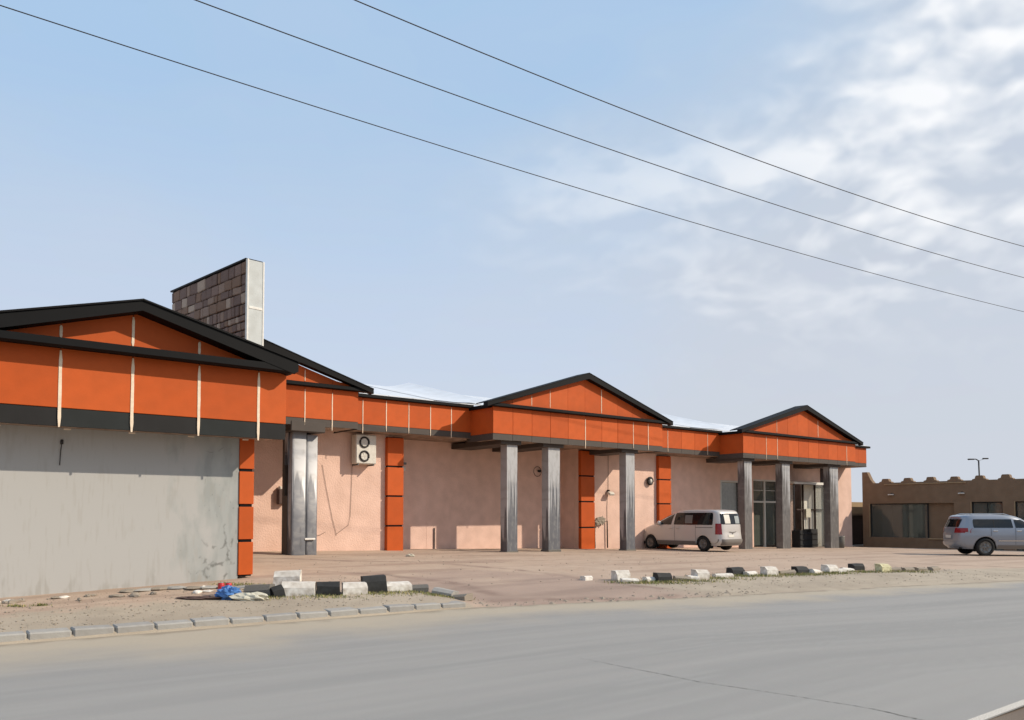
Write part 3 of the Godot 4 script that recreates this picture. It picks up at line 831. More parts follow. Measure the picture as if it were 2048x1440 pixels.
func brown_house():
	var b = fthing("brown_building", "low brown mud-coloured building with stepped battlements and dark windows", "building", 36.5, -0.5, 4.0)
	var t0 = 36.5; var t1 = 36.8
	var a = -1.62; var e = 22.0
	var wins = [[-1.15, 2.38, 0.38, 2.46, "a"], [2.38, 3.9, 0.30, 2.46, "recess"], [4.86, 6.48, -0.4, 2.5, "b"], [7.12, 9.0, -0.4, 2.5, "b"], [10.4, 12.2, -0.4, 2.5, "b"]]
	# wall in strips round the openings
	bt(b, "wall", M.brown, t0, t1, 2.5, 3.74, a, e)
	var segs = [[a, -1.15], [3.9, 4.86], [6.48, 7.12], [9.0, 10.4], [12.2, e]]
	for s in segs: bt(b, "wall", M.brown, t0, t1, -0.8, 2.5, s[0], s[1])
	bt(b, "wall", M.brown, t0, t1, -0.8, 0.38, -1.15, 2.4)
	bt(b, "wall", M.brown, t0, t1, -0.8, 0.30, 2.4, 3.9)
	bt(b, "wall", M.brown, t0, t1, 2.46, 2.5, -1.15, 3.9)
	bt(b, "recess_wall", M.brown, t0 + 0.22, t0 + 0.34, 0.3, 2.5, 2.3, 4.2)
	bt(b, "recess_side", M.brown2, t0 + 0.301, t0 + 0.84, 0.3, 2.5, 2.28, 2.38)
	bt(b, "recess_side", M.brown2, t0 + 0.3, t0 + 0.84, 0.3, 2.5, 3.9, 4.0)
	bt(b, "wall", M.brown, t1, 46.0, -0.8, 3.6, a, a + 0.3)
	bt(b, "wall", M.brown, 45.7, 46.0, -0.8, 3.6, a + 0.3, e)
	bt(b, "wall", M.brown, t1, 45.7, -0.8, 3.6, e - 0.3, e)
	bt(b, "roof", M.tan, t1, 45.7, 3.2, 3.3, a + 0.3, e - 0.3)
	bt(b, "inner_floor", M.room, t1, 45.7, -0.6, -0.42, a + 0.3, e - 0.3)
	bt(b, "inner_wall", M.room, t1 + 3.0, t1 + 3.15, -0.42, 3.2, a + 0.3, e - 0.3)
	bt(b, "ledge", M.tan, t0 - 0.05, t0, 3.60, 3.66, -0.2, 4.6, 0.01)
	for w in wins:
		if w[4] == "recess": continue
		var wn = sub(b, "window")
		bt(wn, "pane", M.shop_glass, t0 + 0.14, t0 + 0.15, w[2], w[3], w[0], w[1])
		bt(wn, "frame", M.dark, t0 + 0.10, t0 + 0.19, w[2], w[3], w[1] - 0.06, w[1], 0.01)
		bt(wn, "frame", M.dark, t0 + 0.10, t0 + 0.19, w[2], w[3], w[0], w[0] + 0.06, 0.01)
		bt(wn, "frame", M.dark, t0 + 0.10, t0 + 0.19, w[3] - 0.06, w[3], w[0] + 0.06, w[1] - 0.06, 0.01)
		bt(wn, "reveal", M.tan, t0 - 0.015, t0 + 0.1, w[2], w[3], w[0] - 0.05, w[0], 0.01)
		if w[4] == "b":
			bt(wn, "bar", M.dark, t0 + 0.11, t0 + 0.18, w[2], w[3], (w[0] + w[1]) / 2.0 - 0.02, (w[0] + w[1]) / 2.0 + 0.02)
	bt(b, "sill", M.tan, t0 - 0.06, t0 + 0.3, 0.30, 0.37, 2.4, 3.9, 0.015)
	# battlements: corner horn, then stepped merlons
	ext_side(b, "corner_horn", M.brown, [[a, 3.74], [a, 4.45], [a + 0.32, 4.45], [a + 0.55, 3.95], [a + 0.72, 3.74]], t0, t0 + 0.35)
	var o = -0.14
	rng.seed = 8
	var i = 0
	while o < e - 1.0:
		var h = 3.99 + 0.012 * (i % 3)
		var c = o
		ext_side(b, "merlon", M.brown, [[c - 0.40, 3.74], [c - 0.36, 3.80], [c - 0.24, 3.83], [c - 0.20, h - 0.04], [c - 0.15, h], [c + 0.15, h], [c + 0.20, h - 0.04], [c + 0.24, 3.83], [c + 0.36, 3.80], [c + 0.40, 3.74]], t0, t0 + 0.32)
		o += 1.36; i += 1
	for q in [[0.25, "white wall lamp above the dark shop window of brown building"], [4.36, "white wall lamp beside the doorway of brown building"]]:
		var l = fthing("wall_lamp", q[1], "lamp", 36.5, 3.0, q[0])
		bt(l, "shade", M.white, 36.32, 36.47, 2.97, 3.03, q[0] - 0.16, q[0] + 0.16, 0.015)
		bt(l, "arm", M.cable, 36.44, 36.5, 3.0, 3.1, q[0] - 0.03, q[0] + 0.03)
	# low wall and dark gate in the gap beside the shops
	var y = fthing("yard_wall", "tan yard wall with dark wooden gate between two buildings", "wall", 37.2, -0.4, -2.5)
	bt(y, "wall", M.tan, 35.3, 41.0, 1.85, 2.6, -3.2, -3.0)
	bt(y, "lintel", M.brown, 35.3, 41.0, 1.72, 1.85, -3.25, -2.95)
	bt(y, "gate", M.wood, 37.6, 39.6, -0.3, 1.72, -3.15, -3.08)
	bt(y, "post", M.tan, 34.9, 35.3, -0.6, 2.6, -3.2, -3.0)
	bt(y, "wall", M.tan, 35.3, 37.6, -0.6, 1.72, -3.2, -3.0)
	bt(y, "wall", M.tan, 39.6, 41.0, -0.6, 1.72, -3.2, -3.0)
	bt(y, "step", M.kerb, 36.9, 40.6, -0.6, -0.2, -3.0, -2.4, 0.02)
	# street lamp beyond
	var sl = thing("street_lamp", "thin street lamp with two arms rising behind brown building", "lamp", Vector3(34.0, -0.5, -60.0))
	put(sl, "pole", tube_mesh([Vector3(0.15, 0, 0), Vector3(0.05, 4.0, 0), Vector3(0, 6.2, 0)], 0.05), M.cable)
	put(sl, "arm", tube_mesh([Vector3(0, 6.2, 0), Vector3(-0.2, 6.32, 0), Vector3(-0.75, 6.28, 0)], 0.04), M.cable)
	put(sl, "arm", tube_mesh([Vector3(0, 6.2, 0), Vector3(0.3, 6.3, 0), Vector3(0.5, 6.34, 0)], 0.012), M.cable)
	put(sl, "head", box_mesh(Vector3(0.45, 0.09, 0.2), 0.03), M.cable, Vector3(-0.55, 6.31, 0))
	put(sl, "head", box_mesh(Vector3(0.4, 0.09, 0.2), 0.03), M.cable, Vector3(0.5, 6.36, 0))

# ---------------------------------------------------------------- fittings on the shop walls
func ring(r, thick, seg = 20):
	var pts = []
	for i in seg + 1: pts.append(Vector3(r * cos(TAU * i / seg), r * sin(TAU * i / seg), 0))
	return tube_mesh(pts, thick)
func fittings():
	var ac = fthing("air_conditioner", "cream outdoor air conditioner with two round fans on pink wall", "air conditioner", 0.46, 3.52, -0.9)
	put(ac, "case", box_mesh(Vector3(0.80, 1.02, 0.36), 0.03), M.plastic, Vector3(0, 0.51, 0.24))
	for y in [0.27, 0.75]:
		var fn = put(ac, "fan_ring", ring(0.17, 0.035), M.cable, Vector3(-0.08, y, 0.43))
		var st = start()
		for k in 5:
			var a = TAU * k / 5
			tri(st, Vector3.ZERO, Vector3(cos(a), sin(a), 0) * 0.13, Vector3(cos(a + 0.7), sin(a + 0.7), 0.05) * 0.13)
		put(fn, "blade", fin(st), M.plastic, Vector3(0, 0, -0.005))
	for s in [-0.3, 0.3]:
		put(ac, "bracket", box_mesh(Vector3(0.04, 0.05, 0.42), 0.005), M.steel, Vector3(s, -0.03, 0.21))
	var cb = fthing("hanging_cable", "two thin dark cables hanging in a V below air conditioner", "cable", -0.45, 1.1, -0.9)
	for q in [[[-0.95, 2.35], [-0.80, 1.6], [-0.55, 0.5], [-0.42, 0.05], [-0.40, -0.05]], [[0.18, 2.4], [0.16, 1.6], [0.12, 0.6], [0.05, 0.3], [-0.40, 0.0]], [[-1.7, -0.15], [-1.4, -0.12], [-1.0, -0.02], [-0.8, 0.08]]]:
		var pts = []
		for p in q: pts.append(Vector3(p[0] + 0.4, p[1], 0.02))
		put(cb, "cord", tube_mesh(pts, 0.006, 5), M.card)
	var fl = fthing("flood_light", "small grey floodlight on bracket beside orange pilaster", "lamp", 2.7, 3.5, -2.0)
	put(fl, "bracket", box_mesh(Vector3(0.36, 0.08, 0.10), 0.01), M.steel, Vector3(0.1, 0.2, 0.05))
	put(fl, "lamp_head", box_mesh(Vector3(0.22, 0.16, 0.14), 0.02), M.plastic, Vector3(0.06, 0.0, 0.16))
	put(fl, "stem", box_mesh(Vector3(0.03, 0.14, 0.03), 0.0), M.steel, Vector3(0.06, 0.12, 0.1))
	var h1 = fthing("wall_hoop", "round wire hoop with small lamp on shaded pink wall", "lamp", 9.58, 3.62, -2.0)
	put(h1, "hoop", ring(0.21, 0.012), M.cable, Vector3(0, 0, 0.06))
	put(h1, "lamp_head", lathe_mesh([[0.0, 0.0], [0.06, 0.02], [0.09, 0.1], [0.0, 0.12]], 12), M.cable, Vector3(0.08, -0.04, 0.1))
	put(h1, "stay", box_mesh(Vector3(0.03, 0.03, 0.1), 0.0), M.cable, Vector3(0.08, 0.0, 0.05))
	var h2 = fthing("wall_lamp", "round dark wall lamp with white bulb beside orange pilaster", "lamp", 15.52, 3.33, -0.9)
	put(h2, "hood", ring(0.15, 0.06), M.cable, Vector3(0, 0, 0.1))
	put(h2, "bulb", blob_mesh(Vector3(0.09, 0.11, 0.07), 0.0, 1), M.plastic, Vector3(0.03, 0, 0.1))
	put(h2, "back_plate", box_mesh(Vector3(0.16, 0.16, 0.06), 0.01), M.cable, Vector3(0, 0, 0.03))
	var f2 = fthing("flood_light", "small floodlight tilted down on sunlit pink wall with cable", "lamp", 12.8, 2.75, -0.9)
	var hd = put(f2, "lamp_head", box_mesh(Vector3(0.30, 0.12, 0.2), 0.02), M.plastic, Vector3(0, -0.05, 0.2))
	hd.rotation.x = 0.5
	put(f2, "bracket", box_mesh(Vector3(0.05, 0.2, 0.14), 0.01), M.cable, Vector3(-0.02, 0.02, 0.07))
	put(f2, "cord", tube_mesh([Vector3(0.02, 0.0, 0.02), Vector3(0.03, 1.0, 0.015), Vector3(0.03, 1.85, 0.015)], 0.008, 5), M.cable)
	put(f2, "cord", tube_mesh([Vector3(-0.02, -0.05, 0.02), Vector3(-0.06, -0.7, 0.015), Vector3(-0.04, -2.3, 0.015)], 0.008, 5), M.cable)
	var mb = fthing("mail_box", "dark metal box with open lid on pink wall", "box", -2.48, 2.1, -0.9)
	put(mb, "case", box_mesh(Vector3(0.26, 0.5, 0.2), 0.02), M.card, Vector3(0, 0.25, 0.1))
	put(mb, "lid", box_mesh(Vector3(0.08, 0.14, 0.16), 0.02), M.plastic, Vector3(-0.05, 0.52, 0.1))
	var pb = fthing("pipe_frame", "bent metal pipe frame with torn sheet against sunlit wall", "frame", 12.3, 0.3, -0.9)
	put(pb, "pipe", tube_mesh([Vector3(-0.38, 0, 0.08), Vector3(-0.38, 1.15, 0.08), Vector3(0.38, 1.18, 0.08), Vector3(0.40, 0, 0.08)], 0.03), M.wood)
	put(pb, "torn_sheet", blob_mesh(Vector3(0.30, 0.16, 0.06), 0.9, 6, 2.5, 16, 9, true), M.rubble, Vector3(-0.08, 1.2, 0.12))
	put(pb, "torn_sheet", blob_mesh(Vector3(0.16, 0.10, 0.05), 0.9, 9, 2.5, 12, 7, true), M.rubble, Vector3(-0.3, 1.1, 0.14))
	var jb = fthing("junction_box", "small pale stub fixed under fascia beside twin pier", "box", -3.2, 4.2, -0.9)
	put(jb, "body", lathe_mesh([[0.0, 0.0], [0.04, 0.0], [0.05, 0.1], [0.0, 0.12]], 10), M.plastic, Vector3(0, 0, 0.05))
	put(jb, "arm", box_mesh(Vector3(0.2, 0.04, 0.04), 0.01), M.plastic, Vector3(0.08, 0.06, 0.05))
	# by the entrance
	var sg = fthing("door_notice", "white paper notice stuck on the entrance door", "notice", 29.6, 1.62, -1.24)
	put(sg, "sheet", box_mesh(Vector3(0.48, 0.5, 0.006), 0.0), M.paper, Vector3(0, 0.25, 0.012))
	put(sg, "stand_bar", box_mesh(Vector3(0.09, 1.5, 0.02), 0.0), M.wood, Vector3(0.12, -0.76, 0.0))
	for i in 3:
		var c = fthing("black_crate", ["black plastic crate before entrance, next to the glazed door", "lowest black plastic crate before entrance, between two taller ones", "tallest black plastic crate before entrance, next to the last pier"][i], "crate", 26.95 + i * 0.68, G(27.5, -0.3), -0.2 - 0.08 * i, "black crates by the entrance")
		var hgt: float = [0.95, 0.82, 1.0][i]
		for s in [-0.32, 0.32]: put(c, "side", box_mesh(Vector3(0.04, hgt, 0.5), 0.01), M.dark, Vector3(s, hgt / 2.0, 0))
		for s in [-0.24, 0.24]: put(c, "side", box_mesh(Vector3(0.6, hgt, 0.03), 0.01), M.dark, Vector3(0, hgt / 2.0, s))
		for k in 3: put(c, "rib", box_mesh(Vector3(0.62, 0.05, 0.05), 0.01), M.rubber, Vector3(0, 0.15 + k * 0.3, 0.27))
		put(c, "base", box_mesh(Vector3(0.6, 0.05, 0.45), 0.0), M.dark, Vector3(0, 0.03, 0))
	for i in 2:
		var c = fthing("planter_bin", "squat grey concrete bin beside the last pier" if i == 0 else "dark grey post box inside glass porch", "bin", 29.15 if i == 0 else 31.0, G(29, 1), 0.95 if i == 0 else -0.6)
		put(c, "body", lathe_mesh([[0.0, 0.0], [0.2, 0.0], [0.24, 0.62], [0.2, 0.66], [0.18, 0.6], [0.0, 0.58]], 10), M.grey_block if i == 0 else M.rubber)
		put(c, "rim", ring(0.22, 0.025, 14), M.kerb2, Vector3(0, 0.63, 0)).rotation.x = PI / 2

# ---------------------------------------------------------------- vehicles
func cat(xs, ys, v):   # smooth interpolation through a table
	if v <= xs[0]: return ys[0]
	var n: int = xs.size()
	if v >= xs[n - 1]: return ys[n - 1]
	for i in range(1, n):
		if v <= xs[i]:
			var t: float = (v - xs[i - 1]) / (xs[i] - xs[i - 1])
			var m0: float = (ys[i] - ys[maxi(i - 2, 0)]) / maxf(xs[i] - xs[maxi(i - 2, 0)], 1e-4) * (xs[i] - xs[i - 1])
			var m1: float = (ys[mini(i + 1, n - 1)] - ys[i - 1]) / maxf(xs[mini(i + 1, n - 1)] - xs[i - 1], 1e-4) * (xs[i] - xs[i - 1])
			var t2 = t * t; var t3 = t2 * t
			return ys[i - 1] * (2 * t3 - 3 * t2 + 1) + m0 * (t3 - 2 * t2 + t) + ys[i] * (3 * t2 - 2 * t3) + m1 * (t3 - t2)
	return ys[n - 1]
func hull(S, x, y):   # half width of the body at (x, y)
	var xf: float = cat(S.y, S.f, y); var xr: float = cat(S.y, S.r, y); var w: float = cat(S.y, S.w, y)
	var q = clampf((x - (xf + xr) / 2.0) / ((xr - xf) / 2.0), -1, 1)
	var p: float = S.pr if q > 0 else S.pf
	return w * pow(maxf(1.0 - pow(absf(q), p), 0.0), 1.0 / p)
func tail(S, y, z):
	var xf: float = cat(S.y, S.f, y); var xr: float = cat(S.y, S.r, y); var w: float = cat(S.y, S.w, y)
	var q = pow(maxf(1.0 - pow(minf(absf(z) / w, 1.0), S.pr), 0.0), 1.0 / S.pr)
	return (xf + xr) / 2.0 + q * (xr - xf) / 2.0
func car_body(S):
	var st = start(true)
	var lv = []
	var H: float = S.y[S.y.size() - 1]
	var y: float = S.y[0]
	while y < H - 0.005:
		lv.append(y)
		y += 0.035 if y < S.shoulder else 0.022
	lv.append(H)
	var rows = []
	for yy in lv:
		var xf: float = cat(S.y, S.f, yy); var xr: float = cat(S.y, S.r, yy); var w: float = cat(S.y, S.w, yy)
		var cx = (xf + xr) / 2.0; var hx = (xr - xf) / 2.0
		var row = []
		for side in [1.0, -1.0]:
			for i in 81:
				var q = (-0.985 + 1.97 * i / 80.0) * side
				var p: float = S.pr if q > 0 else S.pf
				var z: float = side * w * pow(maxf(1.0 - pow(absf(q), p), 0.0), 1.0 / p)
				row.append(Vector3(cx + q * hx, yy, z))
			for i in range(1, 8):
				var qq = 0.985
				var p: float = S.pr if side > 0 else S.pf
				var zz: float = w * pow(maxf(1.0 - pow(qq, p), 0.0), 1.0 / p)
				var z2 = lerpf(zz, -zz, i / 8.0) * side
				var q2: float = pow(maxf(1.0 - pow(absf(z2) / w, p), 0.0), 1.0 / p)
				row.append(Vector3(cx + side * q2 * hx, yy, z2))
		for i in row.size():
			for wx in S.wheels:
				var dx: float = row[i].x - wx
				if absf(dx) < S.arch and absf(row[i].z) > w * 0.6:
					row[i].y = maxf(row[i].y, S.wy + sqrt(S.arch * S.arch - dx * dx))
		rows.append(row)
	for i in rows.size() - 1:
		var n: int = rows[i].size()
		for k in n:
			var k2 = (k + 1) % n
			quad(st, rows[i][k], rows[i][k2], rows[i + 1][k2], rows[i + 1][k])
	var top: Array = rows[rows.size() - 1]
	var c = Vector3.ZERO
	for p in top: c += p
	c /= top.size()
	for k in top.size(): tri(st, top[k], top[(k + 1) % top.size()], c)
	return fin(st)
func side_patch(S, sg, y0, y1, xl: Callable, xr: Callable, off = 0.008, nx = 14, ny = 7):
	var st = start(true)
	var pt = func(i, j):
		var y: float = lerpf(y0, y1, float(j) / ny)
		var x: float = lerpf(xl.call(y), xr.call(y), float(i) / nx)
		return Vector3(x, y, sg * (hull(S, x, y) + off))
	for i in nx:
		for j in ny: quad(st, pt.call(i, j), pt.call(i + 1, j), pt.call(i + 1, j + 1), pt.call(i, j + 1))
	return fin(st)
func tail_patch(S, y0, y1, za: Callable, zb: Callable, off = 0.008, n = 12):
	var st = start(true)
	var pt = func(i, j):
		var y: float = lerpf(y0, y1, float(j) / 7)
		var z: float = lerpf(za.call(y), zb.call(y), float(i) / n)
		return Vector3(tail(S, y, z) + off, y, z)
	for i in n:
		for j in 7: quad(st, pt.call(i, j), pt.call(i + 1, j), pt.call(i + 1, j + 1), pt.call(i, j + 1))
	return fin(st)
func front_patch(S, y0, y1, hw):
	var st = start(true)
	var pt = func(i, j):
		var y: float = lerpf(y0, y1, j / 7.0)
		var z: float = lerpf(-hw, hw, i / 12.0)
		var xf: float = cat(S.y, S.f, y); var xr: float = cat(S.y, S.r, y); var w: float = cat(S.y, S.w, y)
		var q = pow(maxf(1.0 - pow(minf(absf(z) / w, 1.0), S.pf), 0.0), 1.0 / S.pf)
		return Vector3((xf + xr) / 2.0 - q * (xr - xf) / 2.0 - 0.008, y + 0.004, z)
	for i in 12:
		for j in 7: quad(st, pt.call(i, j), pt.call(i + 1, j), pt.call(i + 1, j + 1), pt.call(i, j + 1))
	return fin(st)
func wheel(car, at: Vector3, r, wd, sg):
	var w = Node3D.new()
	w.name = "wheel"
	car.add_child(w, true)
	w.position = at
	w.rotation.x = PI / 2 * sg
	put(w, "tyre", lathe_mesh([[r * 0.62, -wd / 2], [r * 0.94, -wd / 2], [r, -wd * 0.36], [r, wd * 0.36], [r * 0.94, wd / 2], [r * 0.66, wd / 2], [r * 0.62, wd * 0.3]], 28), M.rubber)
	put(w, "rim", lathe_mesh([[0.0, wd * 0.34], [r * 0.2, wd * 0.36], [r * 0.24, wd * 0.28], [r * 0.56, wd * 0.34], [r * 0.63, wd * 0.46], [r * 0.66, wd * 0.42]], 24), M.steel)
	for k in 6:
		var s = put(w, "spoke", box_mesh(Vector3(r * 0.38, 0.03, r * 0.14), 0.008), M.cladding, Vector3(cos(TAU * k / 6) * r * 0.36, wd * 0.35, sin(TAU * k / 6) * r * 0.36))
		s.rotation.y = -TAU * k / 6
func minivan():
	var S = {"y": [0.24, 0.40, 0.60, 0.80, 0.93, 1.03, 1.12, 1.30, 1.50, 1.62, 1.70, 1.75, 1.78],
		"f": [0.12, 0.03, 0.0, 0.05, 0.18, 0.42, 0.70, 1.12, 1.58, 1.88, 2.15, 2.45, 2.9],
		"r": [4.66, 4.75, 4.74, 4.71, 4.70, 4.69, 4.68, 4.65, 4.60, 4.56, 4.50, 4.38, 4.1],
		"w": [0.80, 0.86, 0.875, 0.88, 0.878, 0.872, 0.865, 0.845, 0.81, 0.785, 0.745, 0.67, 0.45],
		"pf": 3.6, "pr": 7.0, "wheels": [0.86, 3.80], "arch": 0.37, "wy": 0.30, "shoulder": 1.5}
	var rear = Vector3(0.64, 0, 0.77)
	var side = Vector3(-0.77, 0, 0.64)
	var p = Vector3(8.21, 0, -35.4) - rear * 3.80 - side * 0.80
	var gy: float = GX(8.0, -36.2)
	var v = thing("minivan", "white minivan with dark side windows parked before the pink shop", "van", Vector3(p.x, gy, p.z), atan2(-0.77, 0.64))
	var q1: float = GX(8.21, -35.4); var q2: float = GX(p.x + rear.x * 0.86 + side.x * 0.8, p.z + rear.z * 0.86 + side.z * 0.8)
	v.position.y = (q1 + q2) / 2.0 + 0.005
	put(v, "body", car_body(S), M.van_paint)
	put(v, "underbody", box_mesh(Vector3(4.4, 0.22, 1.3), 0.03), M.dark, Vector3(2.4, 0.34, 0))
	for sg in [1.0, -1.0]:
		put(v, "sill_cladding", side_patch(S, sg, 0.25, 0.42, func(_y): return 1.25, func(_y): return 3.42, 0.012), M.cladding)
		put(v, "front_window", side_patch(S, sg, 1.12, 1.60, func(y): return cat(S.y, S.f, y) + 0.34 + (y - 1.1) * 0.14, func(y): return 2.22 - (1.6 - y) * 0.28), M.tint)
		var rw = put(v, "side_window", side_patch(S, sg, 1.12, 1.64, func(y): return 2.30 - (1.64 - y) * 0.12, func(y): return 4.30 - pow((y - 1.35) / 0.3, 4) * 0.05), M.tint)
		put(rw, "seat_patch", side_patch(S, sg, 1.18, 1.54, func(_y): return 2.85, func(_y): return 3.25, 0.010), M.cladding)  # pale patch added over the glass for the seats seen inside
		put(v, "tail_lamp", side_patch(S, sg, 0.72, 1.18, func(_y): return 4.42, func(y): return cat(S.y, S.r, y) - 0.05, 0.012, 6), M.tail)
		put(v, "door_line", side_patch(S, sg, 0.42, 1.10, func(_y): return 2.28, func(_y): return 2.292, 0.004, 1), M.dark)
		put(v, "door_line", side_patch(S, sg, 0.42, 1.10, func(_y): return 3.42, func(_y): return 3.432, 0.004, 1), M.dark)
		put(v, "rail_line", side_patch(S, sg, 1.00, 1.02, func(_y): return 3.43, func(_y): return 4.30, 0.004, 8, 1), M.dark)
		put(v, "door_handle", box_mesh(Vector3(0.2, 0.04, 0.04), 0.012), M.van_paint, Vector3(2.48, 0.98, sg * (hull(S, 2.48, 0.98) + 0.015)))
		put(v, "door_handle", box_mesh(Vector3(0.2, 0.04, 0.04), 0.012), M.van_paint, Vector3(2.08, 0.98, sg * (hull(S, 2.08, 0.98) + 0.015)))
		put(v, "mirror", blob_mesh(Vector3(0.09, 0.11, 0.11), 0.0, 2), M.van_paint, Vector3(1.42, 1.18, sg * (hull(S, 1.42, 1.18) + 0.10)))
		put(v, "head_lamp", side_patch(S, sg, 0.72, 0.90, func(_y): return 0.18, func(_y): return 0.52, 0.008, 6), M.chrome)
		for wx in S.wheels:
			put(v, "wheel_well", box_mesh(Vector3(0.72, 0.62, 0.12), 0.05), M.dark, Vector3(wx, 0.42, sg * 0.62))
			wheel(v, Vector3(wx, 0.315, sg * 0.76), 0.315, 0.2, sg)
	put(v, "windscreen", front_patch(S, 1.12, 1.60, 0.66), M.tint)
	var bw = put(v, "rear_window", tail_patch(S, 1.15, 1.60, func(y): return -0.70 + (y - 1.15) * 0.12, func(y): return 0.70 - (y - 1.15) * 0.12), M.tint)
	put(bw, "painted_reflection", tail_patch(S, 1.18, 1.56, func(_y): return 0.10, func(_y): return 0.48, 0.010, 6), M.plastic)  # white sky reflection in the rear glass, painted as a pale patch
	put(bw, "painted_reflection", tail_patch(S, 1.18, 1.50, func(_y): return -0.55, func(_y): return -0.25, 0.010, 6), M.frosted)  # second, greyer patch of the same painted reflection
	put(v, "rear_bumper", tail_patch(S, 0.26, 0.52, func(_y): return -0.80, func(_y): return 0.80, 0.03), M.cladding)
	put(v, "number_plate", tail_patch(S, 0.60, 0.71, func(_y): return -0.05, func(_y): return 0.35, 0.012, 4), M.plastic)
	# spread-wing grip above the plate
	var gp = start()
	for s in [-1.0, 1.0]:
		tri(gp, Vector3(0, -0.10, 0), Vector3(0, 0.0, s * 0.05), Vector3(0, 0.03, s * 0.0))
		quad(gp, Vector3(0, -0.02, 0), Vector3(0, 0.0, s * 0.18), Vector3(0, 0.05, s * 0.27), Vector3(0, 0.02, s * 0.05))
	put(v, "tailgate_grip", fin(gp), M.cladding, Vector3(4.735, 0.80, 0.02))
func suv():
	var S = {"y": [0.28, 0.42, 0.62, 0.82, 0.95, 1.05, 1.14, 1.30, 1.46, 1.58, 1.64, 1.68, 1.70],
		"f": [0.12, 0.03, 0.0, 0.03, 0.12, 0.75, 1.18, 1.48, 1.78, 2.05, 2.25, 2.5, 2.9],
		"r": [4.50, 4.62, 4.66, 4.66, 4.65, 4.63, 4.60, 4.53, 4.46, 4.42, 4.36, 4.22, 3.9],
		"w": [0.82, 0.88, 0.90, 0.91, 0.905, 0.895, 0.88, 0.84, 0.795, 0.755, 0.71, 0.62, 0.42],
		"pf": 4.0, "pr": 5.5, "wheels": [0.88, 3.60], "arch": 0.43, "wy": 0.36, "shoulder": 1.45}
	var rear = Vector3(-0.998, 0, -0.06)
	var nearside = Vector3(-0.06, 0, 0.998)
	var p = Vector3(19.95, 0, -34.9) - rear * 3.60 * 1.03 - nearside * 0.82 * 1.03
	var v = thing("estate_car", "silver off-road estate car parked before the brown building", "car", Vector3(p.x, GX(19.8, -34.9) + 0.0, p.z), atan2(0.06, -0.998))
	v.scale = Vector3.ONE * 1.03
	put(v, "body", car_body(S), M.suv_paint)
	put(v, "underbody", box_mesh(Vector3(4.2, 0.24, 1.3), 0.03), M.dark, Vector3(2.4, 0.40, 0))
	for sg in [1.0, -1.0]:
		var gl = put(v, "side_window", side_patch(S, sg, 1.15, 1.50, func(y): return 2.52 - (1.5 - y) * 0.1, func(y): return 4.05 - pow((y - 1.32) / 0.2, 4) * 0.05), M.tint)
		put(gl, "pillar_strip", side_patch(S, sg, 1.15, 1.50, func(_y): return 3.22, func(_y): return 3.25, 0.011, 1), M.dark)
		put(v, "front_window", side_patch(S, sg, 1.15, 1.48, func(y): return cat(S.y, S.f, y) + 0.30, func(y): return 2.42 - (1.5 - y) * 0.1), M.tint)
		put(v, "side_strip", side_patch(S, sg, 0.60, 0.64, func(_y): return 1.4, func(_y): return 3.1, 0.022, 10, 2), M.chrome)
		put(v, "sill_cladding", side_patch(S, sg, 0.29, 0.44, func(_y): return 1.36, func(_y): return 3.12, 0.012), M.cladding)
		put(v, "tail_lamp", side_patch(S, sg, 0.98, 1.14, func(_y): return 4.26, func(y): return cat(S.y, S.r, y) - 0.04, 0.012, 6), M.tail)
		put(v, "tail_lamp", tail_patch(S, 0.94, 1.14, func(_y): return sg * 0.86, func(_y): return sg * 0.48, 0.012, 6), M.tail)
		put(v, "roof_rail", tube_mesh([Vector3(2.5, 1.655, sg * 0.60), Vector3(2.7, 1.72, sg * 0.58), Vector3(3.9, 1.72, sg * 0.58), Vector3(4.1, 1.66, sg * 0.60)], 0.018), M.chrome)
		put(v, "door_line", side_patch(S, sg, 0.46, 1.13, func(_y): return 2.40, func(_y): return 2.412, 0.004, 1), M.dark)
		put(v, "door_line", side_patch(S, sg, 0.82, 1.13, func(_y): return 3.36, func(_y): return 3.372, 0.004, 1), M.dark)
		put(v, "door_handle", box_mesh(Vector3(0.2, 0.04, 0.04), 0.012), M.chrome, Vector3(3.2, 1.02, sg * (hull(S, 3.2, 1.02) + 0.015)))
		put(v, "door_handle", box_mesh(Vector3(0.2, 0.04, 0.04), 0.012), M.chrome, Vector3(2.26, 1.02, sg * (hull(S, 2.26, 1.02) + 0.015)))
		put(v, "mirror", blob_mesh(Vector3(0.08, 0.10, 0.12), 0.0, 2), M.suv_paint, Vector3(1.72, 1.2, sg * (hull(S, 1.72, 1.2) + 0.10)))
		put(v, "head_lamp", side_patch(S, sg, 0.78, 0.92, func(_y): return 0.14, func(_y): return 0.45, 0.008, 6), M.chrome)
		for wx in S.wheels:
			put(v, "wheel_well", box_mesh(Vector3(0.84, 0.66, 0.12), 0.05), M.dark, Vector3(wx, 0.50, sg * 0.62))
			wheel(v, Vector3(wx, 0.36, sg * 0.80), 0.36, 0.22, sg)
	put(v, "windscreen", front_patch(S, 1.16, 1.50, 0.64), M.tint)
	put(v, "rear_window", tail_patch(S, 1.18, 1.50, func(_y): return -0.62, func(_y): return 0.62), M.tint)
	put(v, "number_plate", tail_patch(S, 0.72, 0.84, func(_y): return -0.24, func(_y): return 0.24, 0.012, 4), M.plastic)
	put(v, "rear_bumper", tail_patch(S, 0.40, 0.58, func(_y): return -0.80, func(_y): return 0.80, 0.03), M.suv_paint)

